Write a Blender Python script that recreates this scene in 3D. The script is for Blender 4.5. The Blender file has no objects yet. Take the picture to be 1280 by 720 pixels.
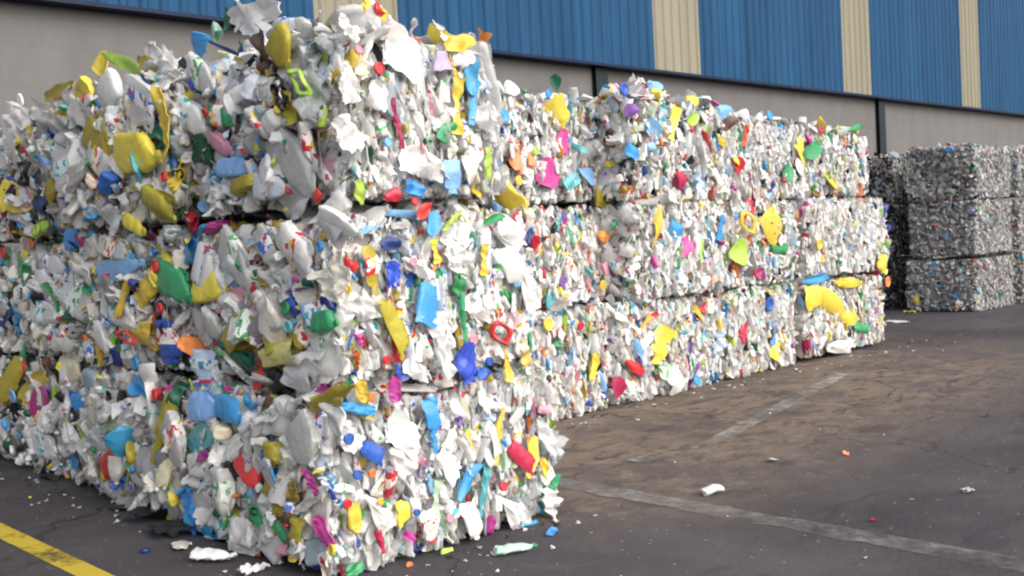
import bpy, math, random
import numpy as np
from mathutils import Vector, Matrix

SEED = 11
rng = np.random.default_rng(SEED)
R = math.radians
scene = bpy.context.scene
COL = scene.collection
PI = math.pi

# ------------------------------------------------------------------ camera solution
F_PX, YAW, PIT, ROL, CAM_H = 1278.06, R(46.421), R(2.685), R(-3.179), 1.6
CAM = np.array([0, 0, CAM_H])
_fw = np.array([math.cos(YAW)*math.cos(PIT), math.sin(YAW)*math.cos(PIT), -math.sin(PIT)])
_r = np.array([math.sin(YAW), -math.cos(YAW), 0.0])
_u = np.cross(_r, _fw)
_c, _s = math.cos(ROL), math.sin(ROL)
_r, _u = _c*_r + _s*_u, -_s*_r + _c*_u

def ray(x, y):
    return _fw + _r*(x-640)/F_PX - _u*(y-360)/F_PX
def on_x(x, y, X):
    d = ray(x, y); return CAM + d*(X/d[0])
def on_y(x, y, Y):
    d = ray(x, y); return CAM + d*(Y/d[1])
def on_ground(x, y, z=0.0):
    d = ray(x, y); return CAM + d*((z-CAM_H)/d[2])

# ------------------------------------------------------------------ materials
def new_mat(name):
    m = bpy.data.materials.new(name); m.use_nodes = True
    nt = m.node_tree; nt.nodes.clear()
    out = nt.nodes.new('ShaderNodeOutputMaterial')
    return m, nt, out
def node(nt, t, **kw):
    n = nt.nodes.new(t)
    for k, v in kw.items():
        if k.startswith('i_'):
            key = k[2:]
            n.inputs[int(key) if key.isdigit() else key.replace('_', ' ')].default_value = v
        else:
            setattr(n, k, v)
    return n
def ramp(nt, stops, interp='LINEAR'):
    n = nt.nodes.new('ShaderNodeValToRGB'); e = n.color_ramp.elements
    n.color_ramp.interpolation = interp
    while len(e) < len(stops): e.new(0.5)
    for el, (p, c) in zip(e, stops):
        el.position = p; el.color = (*c, 1) if len(c) == 3 else c
    return n

MATS = {}
def plastic(name, col, rough=.38, transl=.0, transp=.0, bump=.45):
    m, nt, out = new_mat(name)
    L = nt.links.new
    geo = node(nt, 'ShaderNodeNewGeometry')
    pos = geo.outputs['Position']
    hsv = node(nt, 'ShaderNodeHueSaturation', i_Color=(*col, 1))
    mh = node(nt, 'ShaderNodeMapRange', i_3=.485, i_4=.515)
    mv = node(nt, 'ShaderNodeMapRange', i_3=.78, i_4=1.12)
    L(geo.outputs['Random Per Island'], mv.inputs[0]); L(mv.outputs[0], hsv.inputs['Value'])
    L(geo.outputs['Random Per Island'], mh.inputs[0]); L(mh.outputs[0], hsv.inputs['Hue'])
    # grime in patches
    nz = node(nt, 'ShaderNodeTexNoise', i_Scale=17.0, i_Detail=4.0, i_Roughness=.6)
    L(pos, nz.inputs['Vector'])
    gr = ramp(nt, [(.50, (0, 0, 0)), (.78, (.55, .55, .55))]); L(nz.outputs['Fac'], gr.inputs[0])
    mix = node(nt, 'ShaderNodeMix', data_type='RGBA'); mix.blend_type = 'MULTIPLY'
    L(gr.outputs[0], mix.inputs['Factor']); L(hsv.outputs[0], mix.inputs['A']); mix.inputs['B'].default_value = (.62, .57, .5, 1)
    b = node(nt, 'ShaderNodeBsdfPrincipled', i_Roughness=rough)
    b.inputs['Specular IOR Level'].default_value = .42
    L(mix.outputs['Result'], b.inputs['Base Color'])
    n2 = node(nt, 'ShaderNodeTexNoise', i_Scale=24.0, i_Detail=3.0, i_Distortion=.6)
    L(pos, n2.inputs['Vector'])
    bp = node(nt, 'ShaderNodeBump', i_Strength=bump, i_Distance=.012); L(n2.outputs['Fac'], bp.inputs['Height'])
    L(bp.outputs[0], b.inputs['Normal'])
    last = b.outputs[0]
    if transl:
        t = node(nt, 'ShaderNodeBsdfTranslucent'); L(mix.outputs['Result'], t.inputs['Color'])
        ms = node(nt, 'ShaderNodeMixShader', i_Fac=transl); L(last, ms.inputs[1]); L(t.outputs[0], ms.inputs[2]); last = ms.outputs[0]
    if transp:
        t = node(nt, 'ShaderNodeBsdfTransparent')
        ms = node(nt, 'ShaderNodeMixShader', i_Fac=transp); L(last, ms.inputs[1]); L(t.outputs[0], ms.inputs[2]); last = ms.outputs[0]
    L(last, out.inputs[0])
    MATS[name] = m
    return m
def printed(name, base, inks):
    """a label: bands of ink and little blocks of print on a base colour"""
    m, nt, out = new_mat(name); L = nt.links.new
    tc = node(nt, 'ShaderNodeNewGeometry')
    vo = node(nt, 'ShaderNodeTexVoronoi', i_Scale=34.0); vo.distance = 'CHEBYCHEV'
    L(tc.outputs['Position'], vo.inputs['Vector'])
    sp = node(nt, 'ShaderNodeSeparateColor'); L(vo.outputs['Color'], sp.inputs[0])
    st = [(0, base), (.5, inks[0]), (.68, base), (.8, inks[1]), (.9, base)]
    rp = ramp(nt, st, 'CONSTANT'); L(sp.outputs[0], rp.inputs[0])
    b = node(nt, 'ShaderNodeBsdfPrincipled', i_Roughness=.3); L(rp.outputs[0], b.inputs['Base Color'])
    L(b.outputs[0], out.inputs[0]); MATS[name] = m

PAL = dict(
    white=((.86, .855, .84), .42, .24, 0), ivory=((.80, .76, .68), .42, .2, 0), milky=((.76, .76, .75), .32, .28, .06),
    smoke=((.54, .53, .52), .3, .25, .12), clear=((.72, .75, .77), .16, .1, .42), dusty=((.50, .48, .45), .55, .08, 0),
    cool=((.68, .73, .80), .35, .18, .0), yellow=((.80, .60, .015), .34, .10, 0), mustard=((.50, .39, .012), .3, .18, .04),
    lemon=((.78, .74, .22), .35, .12, 0), lime=((.42, .66, .04), .35, .12, 0), green=((.02, .30, .10), .34, .06, 0),
    bottlegreen=((.012, .10, .055), .28, .06, 0), mint=((.50, .80, .62), .3, .22, .1), teal=((.12, .52, .56), .36, .08, 0),
    skyblue=((.22, .50, .84), .36, .1, 0), azure=((.03, .33, .72), .34, .08, 0), blue=((.025, .11, .50), .34, .04, 0),
    navy=((.02, .04, .16), .36, 0, 0), red=((.70, .025, .03), .34, .05, 0), crimson=((.48, .02, .10), .34, .06, 0),
    magenta=((.60, .05, .33), .36, .08, 0), pink=((.86, .38, .50), .36, .14, 0), orange=((.84, .24, .03), .36, .08, 0),
    coral=((.90, .20, .10), .36, .06, 0), purple=((.24, .10, .40), .36, .04, 0), lilac=((.50, .40, .62), .36, .1, 0), brown=((.10, .055, .04), .4, 0, 0),
    black=((.018, .018, .022), .35, 0, 0), cream=((.74, .66, .46), .4, .1, 0), bluegrey=((.30, .37, .43), .38, .06, 0),
    paleblue=((.56, .72, .86), .34, .2, .05), palegreen=((.58, .80, .55), .34, .2, .05),
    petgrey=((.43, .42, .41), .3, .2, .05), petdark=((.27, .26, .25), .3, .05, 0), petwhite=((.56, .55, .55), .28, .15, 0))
for k, (c, ro, tl, tp) in PAL.items():
    g_ = .2*c[0]+.7*c[1]+.1*c[2]; c = tuple(v*.88+g_*.12 for v in c) if max(c)-min(c) > .15 else c
    plastic(k, c, ro, tl, tp)
printed('label_teal', (.75, .82, .82), [(.03, .42, .45), (.10, .25, .55)])
printed('label_blue', (.80, .82, .85), [(.03, .15, .55), (.50, .05, .06)])
printed('label_red', (.85, .80, .76), [(.62, .03, .03), (.75, .55, .02)])
printed('label_green', (.80, .84, .76), [(.08, .40, .10), (.02, .20, .10)])
LABELS = ['label_teal', 'label_blue', 'label_red', 'label_green']

W_LEFT = dict(white=26, milky=20, smoke=18, clear=5, dusty=20, ivory=9, cool=3, petdark=7, yellow=1.8, mustard=2.8, green=1, bottlegreen=1.6,
              azure=1.2, blue=1.2, skyblue=1, red=.8, magenta=.5, pink=.6, lime=.6, navy=.8, black=6, orange=.5, teal=.8, brown=2.5, cream=1.5, bluegrey=1.5)  # raised dark and dusty shares also paint in shadows between the pieces
W_FRONT_LEFT = dict(W_LEFT, white=64, milky=30, smoke=6, dusty=3, ivory=9, clear=5, black=2.5, petdark=3)
W_BITS = dict(white=20, milky=8, ivory=5, yellow=3, mustard=3, azure=4, skyblue=3, blue=4, red=4, green=3, bottlegreen=3, magenta=2, pink=2, lime=2, orange=2, teal=2, purple=1.5, black=5, cream=3, brown=3, navy=3, paleblue=3)
W_NEAR = dict(white=62, milky=20, ivory=6, cool=4, clear=1.5, smoke=1, yellow=1.2, mustard=.8, azure=1, blue=1, skyblue=1.2, green=.8,
              red=.9, crimson=.5, pink=1.1, magenta=.5, lime=.6, orange=.7, teal=.7, purple=.5, palegreen=.9, paleblue=1.4, black=.8, cream=1.2, bluegrey=.8)
W_FAR = dict(white=84, milky=22, ivory=11, cool=4, dusty=2, clear=1, smoke=1.5, yellow=2.2, mustard=1.4, azure=1.5, blue=1.5, skyblue=1.6, green=1.4, bottlegreen=.8,
             red=1.3, crimson=.8, pink=1.5, magenta=.9, lime=1, orange=1.2, coral=.7, teal=1.2, purple=1, palegreen=1, paleblue=1.5, black=1.5, cream=2.4, bluegrey=1.6, brown=.8)
W_GREY = dict(petgrey=56, petdark=6, petwhite=8, smoke=14, dusty=12, black=1.5, bluegrey=3, red=.8, azure=.9, green=.9, teal=.7, yellow=.25, cream=1.2, brown=1.6, orange=.4)
W_DARK_SHADE = dict(petgrey=12, petdark=40, black=36, smoke=3, dusty=5, bluegrey=2, brown=3)  # dark mix puts the shade of the gap into the bale colours
W_PALE_LIT = dict(petgrey=34, petdark=2, petwhite=48, milky=12, smoke=8, bluegrey=2, red=.6, azure=.6, green=.6, cream=1)  # paler mix paints the stronger light on the front face of the grey stack
def picker(w):
    k = list(w); p = np.array([w[i] for i in k], float); p /= p.sum()
    return lambda n: [k[i] for i in rng.choice(len(k), n, p=p)]

# ------------------------------------------------------------------ prototype shapes (unit box: x width, y thickness, z length)
class Proto:
    def __init__(s, V, T, G, rib=0.0):
        V = np.array(V, float)
        if rib:
            for _ in range(4):
                k = rng.normal(size=3)*13; V += np.outer(np.abs(np.sin(V@k+rng.uniform(0, 6.3)))-.5, rng.normal(size=3)*rib)
        lo, hi = V.min(0), V.max(0)
        s.V = (V-(lo+hi)/2)/np.maximum(hi-lo, 1e-6)
        s.T = np.array(T, np.int32); s.G = np.array(G, np.int8)

def grid_tris(nu, nv, base=0, wrap=False):
    T = []
    for j in range(nv-1):
        for i in range(nu if wrap else nu-1):
            a = base+j*nu+i; b = base+j*nu+(i+1) % nu; c = a+nu; d = b+nu
            T += [(a, b, d), (a, d, c)]
    return T
def crush(V, planes, squash, bend=.12, twist=.5, wob=.03):
    V = np.array(V, float)
    for _ in range(planes):
        n = rng.normal(size=3)*[1, 1.5, .45]; n /= np.linalg.norm(n)
        ext = np.percentile(V@n, 98); d = ext*rng.uniform(.30, .85)
        o = V@n-d; m = o > 0
        V[m] -= np.outer(o[m]*rng.uniform(.75, 1.25), n)
    for _ in range(3):
        k = rng.normal(size=3)*9; ph = rng.uniform(0, 6.3); a = rng.normal(size=3)*wob
        V += np.outer(np.sin(V@k+ph), a)
    V[:, 1] *= squash
    z = V[:, 2]-V[:, 2].mean()
    V[:, 1] += rng.normal()*bend*z*z*2+rng.normal()*bend*.4*np.sin(z*7)
    V[:, 0] += rng.normal()*bend*z*z
    t = rng.normal()*twist*z*.5
    x, y = V[:, 0].copy(), V[:, 1].copy()
    V[:, 0] = x*np.cos(t)-y*np.sin(t); V[:, 1] = x*np.sin(t)+y*np.cos(t)
    return V
def lathe(prof, groups, n, ex=2.0, asp=1.0, offs=None):
    V = []
    for i, (r, z) in enumerate(prof):
        for k in range(n):
            a = 2*PI*k/n; c, s = math.cos(a), math.sin(a)
            e = 2/ex if r > .22 else 1.0
            V.append((r*math.copysign(abs(c)**e, c)*asp+(offs[i] if offs else 0), r*math.copysign(abs(s)**e, s), z))
    T, G = [], []
    for j in range(len(prof)-1):
        for k in range(n):
            a = j*n+k; b = j*n+(k+1) % n; c = a+n; d = b+n
            T += [(a, b, d), (a, d, c)]; G += [groups[j]]*2
    return V, T, G
def mk_bottle(n, lab, rings, hard=True):
    h = rng.uniform(.9, 1.5); sh = rng.uniform(.62, .76); nr = rng.uniform(.13, .2)
    prof = [(.02, 0.02), (.3, 0), (.36, .03)]; g = [0, 0, 0]
    for q in np.linspace(.12, sh, rings):
        prof.append((.37*(1+.05*math.sin(q*23+h*5)), q)); g.append(2 if lab and .2 < q < .55 else 0)
    prof += [(.33, sh+.07), (nr+.05, .84), (nr, .87), (nr, .89), (nr+.03, .89), (nr+.03, .985), (nr*.6, 1.0), (.01, 1.0)]
    g += [0, 0, 0, 0, 1, 1, 1, 1]
    prof = [(r, z*h) for r, z in prof]
    V, T, G = lathe(prof, g, n, rng.choice([2, 2, 3, 4]), rng.uniform(1, 1.35))
    return Proto(crush(V, int(rng.integers(2, 5)) if hard else int(rng.integers(1, 4)), rng.uniform(.32, .5) if hard else rng.uniform(.5, .75), .12 if hard else .06, .45 if hard else .25, .02 if hard else .012), T, G, .016)
def tube(P, r, n):
    P = np.array(P, float); V = []
    for i, p in enumerate(P):
        t = P[min(i+1, len(P)-1)]-P[max(i-1, 0)]; t /= np.linalg.norm(t)+1e-9
        a = np.cross(t, [0, 1, 0.01]); a /= np.linalg.norm(a)+1e-9; b = np.cross(t, a)
        for k in range(n):
            q = 2*PI*k/n; V.append(p+r*(a*math.cos(q)+b*math.sin(q)))
    return V, grid_tris(n, len(P), 0, True)
def mk_jug(n, lab, rings, handle=True, hard=True):
    prof = [(.02, .02), (.38, 0), (.44, .03)]; g = [0, 0, 0]
    for q in np.linspace(.1, .62, rings):
        prof.append((.45, q)); g.append(2 if lab and .18 < q < .5 else 0)
    off = [0]*len(prof)
    prof += [(.40, .7), (.25, .82), (.12, .9), (.12, .92), (.15, .92), (.15, 1.0), (.02, 1.0)]; g += [0, 0, 0, 1, 1, 1, 1]
    off += [-.03, -.1, -.14, -.14, -.14, -.14, -.14]
    V, T, G = lathe([(r, z*1.05) for r, z in prof], g, n, 4, 1.05, off)
    if handle:
        tv, tt = tube([(.2, 0, .72), (.34, 0, .84), (.46, 0, .82), (.5, 0, .70), (.47, 0, .52), (.42, 0, .42)], .055, 6)
        b = len(V); V = list(V)+[tuple(v) for v in tv]; T = T+[(a+b, c+b, d+b) for a, c, d in tt]; G = G+[0]*len(tt)
    return Proto(crush(V, int(rng.integers(2, 5)) if hard else int(rng.integers(0, 3)), rng.uniform(.32, .5) if hard else rng.uniform(.45, .65), .1 if hard else .05, .3 if hard else .15, .02 if hard else .012), T, G, .016)
def mk_cup(n):
    prof = [(.01, 0), (.26, 0), (.29, .03), (.34, .25), (.38, .5), (.41, .72), (.45, .74), (.45, .78), (.40, .77), (.37, .5), (.32, .2), (.27, .06), (.01, .05)]
    V, T, G = lathe(prof, [0]*12, n)
    return Proto(crush(V, int(rng.integers(1, 4)), rng.uniform(.4, .7), .08, .3, .02), T, G)
def mk_cap(n):
    prof = [(.01, 0), (.42, 0), (.46, .03), (.5, .10), (.5, .30), (.46, .36), (.40, .37), (.38, .30), (.01, .29)]
    V, T, G = lathe(prof, [0]*8, n)
    V = np.array(V)[:, [0, 2, 1]]
    return Proto(V, T, G)
def mk_ring(n):
    a = np.linspace(0, 2*PI, n, endpoint=False)
    P = np.stack([.42*np.cos(a)*(1+.12*np.sin(2*a+1)), .07*np.sin(3*a), .45*np.sin(a)*(1+.1*np.cos(3*a))], 1)
    V = []
    for i in range(n):
        o = P[i]/np.linalg.norm(P[i])
        for k in range(6):
            q = 2*PI*k/6; V.append(P[i]+.075*(o*math.cos(q)*1.3+np.array([0, 1, 0])*math.sin(q)))
    T = []
    for i in range(n):
        for k in range(6):
            p, q = i*6+k, i*6+(k+1) % 6; r, s = ((i+1) % n)*6+k, ((i+1) % n)*6+(k+1) % 6
            T += [(p, q, s), (p, s, r)]
    return Proto(V, T, [0]*len(T))
def sheet(nu, nv, kind):
    u, v = np.meshgrid(np.linspace(-.5, .5, nu), np.linspace(-.5, .5, nv))
    x, z = u.ravel().copy(), v.ravel().copy()
    if kind == 'shard':
        w = np.sqrt(np.clip(1-(2*z*.95)**2, .04, 1))**rng.uniform(.5, 1.4)
        x = x*w+rng.normal()*.15*z*z+.05*np.sin(z*9+rng.uniform(0, 6))
    elif kind == 'strip':
        x = x*(.8+.3*np.sin(z*5+rng.uniform(0, 6)))+rng.normal()*.5*np.sin(z*3.3)
    else:
        a = np.arctan2(z, x); rr = 1+.13*np.sin(3*a+rng.uniform(0, 6))+.09*np.sin(7*a+rng.uniform(0, 6))+.05*np.sin(13*a+rng.uniform(0, 6))
        x, z = x*rr, z*rr
    y = np.zeros_like(x)
    k = 6
    for _ in range(k):
        d = rng.normal(size=2)*(8.5 if kind == 'film' else 6); ph = rng.uniform(0, 6.3)
        s = np.sin(x*d[0]+z*d[1]+ph)
        y += rng.normal()*.06*(np.abs(s) if rng.random() < .4 else s)
    y += rng.normal()*.35*x*x+rng.normal()*.3*z*z
    if kind == 'film':
        x += .008*rng.normal(size=x.shape); z += .008*rng.normal(size=x.shape)
        for _ in range(2):       # folds
            n = rng.normal(size=2); n /= np.linalg.norm(n); d = rng.uniform(.2, .4)
            o = x*n[0]+z*n[1]-d; m = o > 0
            x[m] -= 1.7*o[m]*n[0]; z[m] -= 1.7*o[m]*n[1]; y[m] += .05+.25*o[m]
    V = np.stack([x, y, z], 1)
    if kind == 'film':
        T = grid_tris(nu, nv); return Proto(V, T, [0]*len(T))
    t = .035
    V2 = np.concatenate([V, V+[0, t, 0]]); n0 = nu*nv
    T = [(a, c, b) for a, b, c in grid_tris(nu, nv)]+grid_tris(nu, nv, n0)
    rim = [i for i in range(nu)]+[j*nu+nu-1 for j in range(1, nv)]+[(nv-1)*nu+i for i in range(nu-2, -1, -1)]+[j*nu for j in range(nv-2, 0, -1)]
    for i in range(len(rim)):
        a, b = rim[i], rim[(i+1) % len(rim)]; T += [(a, b, b+n0), (a, b+n0, a+n0)]
    return Proto(V2, T, [0]*len(T))

HI = dict(
    bottle=[mk_bottle(16, i % 2 == 0, 8, i > 9) for i in range(16)], jug=[mk_jug(16, i % 2 == 0, 8, True, i > 7) for i in range(14)],
    canister=[mk_jug(16, True, 7, i % 2 == 0, i > 5) for i in range(10)], cup=[mk_cup(18) for i in range(6)],
    cap=[mk_cap(18)], ring=[mk_ring(18) for i in range(2)], film=[sheet(15, 15, 'film') for i in range(14)],
    shard=[sheet(7, 11, 'shard') for i in range(10)], strip=[sheet(4, 14, 'strip') for i in range(8)])
LO = dict(
    bottle=[mk_bottle(8, i % 2 == 0, 4) for i in range(10)], jug=[mk_jug(8, i % 3 == 0, 4, i % 2 == 0) for i in range(8)],
    canister=[mk_jug(8, False, 4, False) for i in range(6)], cup=[mk_cup(9) for i in range(5)],
    cap=[mk_cap(9)], ring=[mk_ring(10)], film=[sheet(8, 8, 'film') for i in range(12)],
    shard=[sheet(4, 6, 'shard') for i in range(8)], strip=[sheet(3, 8, 'strip') for i in range(8)])

# ------------------------------------------------------------------ mesh assembly
def link(o, parent=None):
    COL.objects.link(o)
    if parent is not None: o.parent = parent
    return o
def np_mesh(name, V, T, mats, mi, sharp=58, smooth=True):
    me = bpy.data.meshes.new(name)
    V = np.ascontiguousarray(V, np.float32); T = np.ascontiguousarray(T, np.int32)
    me.vertices.add(len(V)); me.vertices.foreach_set('co', V.ravel())
    me.loops.add(T.size); me.loops.foreach_set('vertex_index', T.ravel())
    me.polygons.add(len(T)); me.polygons.foreach_set('loop_start', np.arange(0, T.size, 3, dtype=np.int32))
    for m in mats: me.materials.append(MATS[m] if isinstance(m, str) else m)
    me.polygons.foreach_set('material_index', np.ascontiguousarray(mi, np.int32))
    me.polygons.foreach_set('use_smooth', np.full(len(T), smooth))
    me.update(calc_edges=True)
    if smooth and sharp: me.set_sharp_from_angle(angle=R(sharp))
    return me
class Acc:
    def __init__(s): s.V, s.T, s.M, s.n, s.idx = [], [], [], 0, {}
    def mid(s, m): return s.idx.setdefault(m, len(s.idx))
    def add(s, pr, A, pos, body, cap='white', lab=None, zmin=None):
        V = pr.V@A.T+pos
        if zmin is not None: V[:, 2] = np.maximum(V[:, 2], zmin+.004*rng.random())
        s.V.append(V); s.T.append(pr.T+s.n); s.n += len(V)
        lut = np.array([s.mid(body), s.mid(cap), s.mid(lab or body)])
        s.M.append(lut[pr.G])
    def build(s, name, parent, origin=(0, 0, 0), kind=None):
        if not s.V: return None
        V = np.concatenate(s.V)-np.array(origin)
        o = bpy.data.objects.new(name, np_mesh(name, V, np.concatenate(s.T), list(s.idx), np.concatenate(s.M)))
        if parent is not None: o.parent = parent
        o.location = origin
        if parent is not None: o.location = Vector(origin)-parent.location
        COL.objects.link(o)
        if kind: o['kind'] = kind
        return o
def frame(w, t, l):
    return np.stack([w, t, l], 1)
def unit(v): return v/(np.linalg.norm(v)+1e-9)
def oriented(tdir, ang, jit, ref):
    """thickness axis near tdir, long axis at ang from ref inside the pressing plane"""
    t = unit(tdir+rng.normal(size=3)*jit)
    a = unit(ref-t*(ref@t)); b = np.cross(t, a)
    l = a*math.cos(ang)+b*math.sin(ang)
    return np.cross(t, l), t, l

KIND_NAME = dict(bottle='crushed_bottle', jug='crushed_jug', canister='crushed_canister', cup='crushed_pot', cap='bottle_cap', ring='plastic_ring',
                 film='plastic_film', shard='plastic_flap', strip='plastic_strip')
KIND_WORD = dict(bottle='flattened bottle', jug='flattened jug', canister='flattened canister', cup='crushed pot', cap='round cap', ring='plastic ring',
                 film='crumpled film', shard='bent plastic flap', strip='plastic strip')
COL_WORD = dict(skyblue='light blue', azure='bright blue', milky='milky white', smoke='grey translucent', clear='clear', mustard='mustard yellow', lemon='pale yellow',
                bottlegreen='dark green', mint='mint green', blue='dark blue', cool='bluish white', dusty='dusty grey', bluegrey='blue grey', paleblue='pale blue',
                palegreen='pale green', ivory='off white', coral='coral red', petgrey='grey', petdark='dark grey', petwhite='pale grey')

BALES = {}
def warp_off(wp, box, p):
    xm, ym = (box[0]+box[1])/2, (box[2]+box[3])/2
    f = [wp['a'][i]*math.sin(wp['k'][i]@p+wp['ph'][i]) for i in range(4)]
    t = (p[2]-box[4])/(box[5]-box[4])
    return np.array([f[0]*1.4+wp['sx']*(p[1]-ym), f[1]*1.4+wp['sy']*(p[0]-xm), f[2]*1.5*t+(f[3]*.8*(1-t) if box[4] > .1 else 0)])
def bale(key, box, label, group, wl, wr, lod, nl, nr, nt, npart, name='plastic_bale', size=1.0, bulge=.085, npx=0, wires=0, amp=1.0):
    """one pressed bale; material pressed along x, so broad sides show on the x faces and edges on the y faces"""
    x0, x1, y0, y1, z0, z1 = box
    root = bpy.data.objects.new(name, None); root.empty_display_size = .3
    root.location = ((x0+x1)/2, (y0+y1)/2, z0); COL.objects.link(root)
    root['label'] = label; root['category'] = 'bale'; root['group'] = group
    wp = dict(sx=rng.normal()*.018, sy=rng.normal()*.018, k=rng.normal(size=(4, 3))*[2.6, 2.6, 2.6], ph=rng.uniform(0, 6.3, 4), a=rng.uniform(.5, 1.1, 4)*.02*amp)
    BALES[key] = (root, box, wp)
    def warp(p):
        p = p+warp_off(wp, box, p)
        return p
    lib = HI if lod == 'hi' else LO
    mixr = {k: math.exp(rng.normal()*.5) for k in PAL}         # every bale has its own mix
    wl, wr = {k: v*mixr[k] for k, v in wl.items()}, {k: v*mixr[k] for k, v in wr.items()}
    floor = z0 < .05
    zm = .003 if floor else None
    # ---- core
    nx = 12
    u = np.linspace(0, 1, nx)
    V, T = [], []
    ins = .085*size+.01
    bx = np.array([[x0+ins, x1-ins], [y0+ins, y1-ins], [z0+(.01 if floor else .02), z1-.05]])
    for ax in range(3):
        for sd in (0, 1):
            b0 = len(V); o1, o2 = (ax+1) % 3, (ax+2) % 3
            for j in range(nx):
                for i in range(nx):
                    p = np.zeros(3); p[ax] = bx[ax, sd]; p[o1] = bx[o1, 0]+(bx[o1, 1]-bx[o1, 0])*u[i]; p[o2] = bx[o2, 0]+(bx[o2, 1]-bx[o2, 0])*u[j]
                    V.append(p)
            tt = grid_tris(nx, nx, b0)
            T += tt if sd else [(a, c, b) for a, b, c in tt]
    V = np.array(V)
    d = .02*np.stack([np.sin(V[:, 1]*17+V[:, 2]*11), np.sin(V[:, 0]*15+V[:, 2]*13+1), np.sin(V[:, 0]*12+V[:, 1]*14+2)], 1)
    V = V+d; V[:, 2] = np.clip(V[:, 2], z0+.006, z1)
    co = bpy.data.objects.new('pressed_core', np_mesh('pressed_core', V-np.array(root.location), T, [CORE_DARK if name == 'grey_bale' else CORE], np.zeros(len(T)), smooth=False))
    link(co, root)
    acc = Acc(); parts = []
    def loose(): return rng.normal()*.009
    def put(kind, A, pos, body, big=0, cap=None, lab=None):
        pr = lib[kind][rng.integers(len(lib[kind]))]
        caps = cap or ['white', 'white', body, 'azure', 'red', 'green', 'yellow', 'white'][rng.integers(8)]
        lb = lab or (LABELS[rng.integers(4)] if rng.random() < ((.62 if body in ('white', 'milky', 'ivory', 'cool') else .25) if size > .95 else .2) else body)
        parts.append((big, kind, pr, A, pos, body, caps, lb))
    kinds_l = ['bottle', 'jug', 'canister', 'film', 'shard', 'strip', 'cup', 'cap', 'ring']
    pl = np.array([.34, .20, .15, .11, .07, .04, .06, .025, .005]); pl /= pl.sum()
    pr_ = np.array([.34, .15, .18, .13, .10, .07, .02, .018, .002]); pr_ /= pr_.sum()
    def strat(n, a0, a1, b0, b1):
        ra = (a1-a0)/(b1-b0); m = max(1, int(round(math.sqrt(n*ra)))); k = max(1, int(round(n/m)))
        i, j = np.meshgrid(np.arange(m), np.arange(k))
        P = np.stack([(i.ravel()+rng.random(i.size))/m, (j.ravel()+rng.random(i.size))/k], 1)
        rng.shuffle(P)
        return P
    ref = np.array([0, 0, 1.0])
    # ---- x faces (broad sides)
    for side, n in ((-1, nl), (1, npx)):
        if n <= 0: continue
        X = x0 if side < 0 else x1
        for layer, frac, smul in ((0, .34, 1.3), (1, .38, 1.0), (2, .28, .72), (3, .55, .36)):
            P = strat(int(n*frac), y0, y1, z0, z1); cols = picker(wl if layer < 3 else W_BITS)(len(P))
            for (s, t), c in zip(P, cols):
                kd = kinds_l[rng.choice(9, p=pl)] if layer < 3 else ['cap', 'shard', 'strip', 'shard', 'bottle', 'film', 'cup'][rng.integers(7)]
                if layer == 0 and kd in ('cap', 'ring'): kd = 'film'
                Lh = np.clip(rng.lognormal(math.log(.235), .32), .11, .44)*smul*size
                W = Lh*rng.uniform(.42, .72)
                if kd == 'film': W = Lh*rng.uniform(.7, 1)
                if kd == 'strip': W = Lh*.16; Lh *= 1.25
                if kd == 'cap': Lh = W = rng.uniform(.03, .05)*size
                if kd == 'ring': Lh = W = rng.uniform(.07, .12)*size
                if kd == 'cup': Lh *= .62; W = Lh*.95
                Th = rng.uniform(.045, .115)*size**.5*(1 if layer < 3 else .4) if kd not in ('cap',) else .018
                w, tt, l = oriented(np.array([side*1.0, 0, 0]), rng.uniform(0, 2*PI), .22 if layer < 2 else .34, ref)
                hy, hz = (abs(l[1])*Lh+abs(w[1])*W)/2, (abs(l[2])*Lh+abs(w[2])*W)/2
                y = np.clip(y0+s*(y1-y0), y0+hy*.85, max(y1-hy*.85, y0+hy*.86)); z = np.clip(z0+t*(z1-z0), z0+hz*.92, max(z1-hz*.9, z0+hz*.93))
                bl = bulge*((1-abs(2*s-1)**3.5)*(1-abs(2*t-1)**3)-.35)
                dep = (.085, .02, -.02, .0)[layer]+rng.uniform(-.02, .02)
                if side < 0 and key[0] in 'FL' and covers('L', y, z, W*.22): dep += .06
                put(kd, frame(w*W, tt*Th, l*Lh), warp(np.array([X+side*(bl-dep*size**.4), y, z+loose()])), c, Lh*W if layer in (1, 2) else 0)
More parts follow.
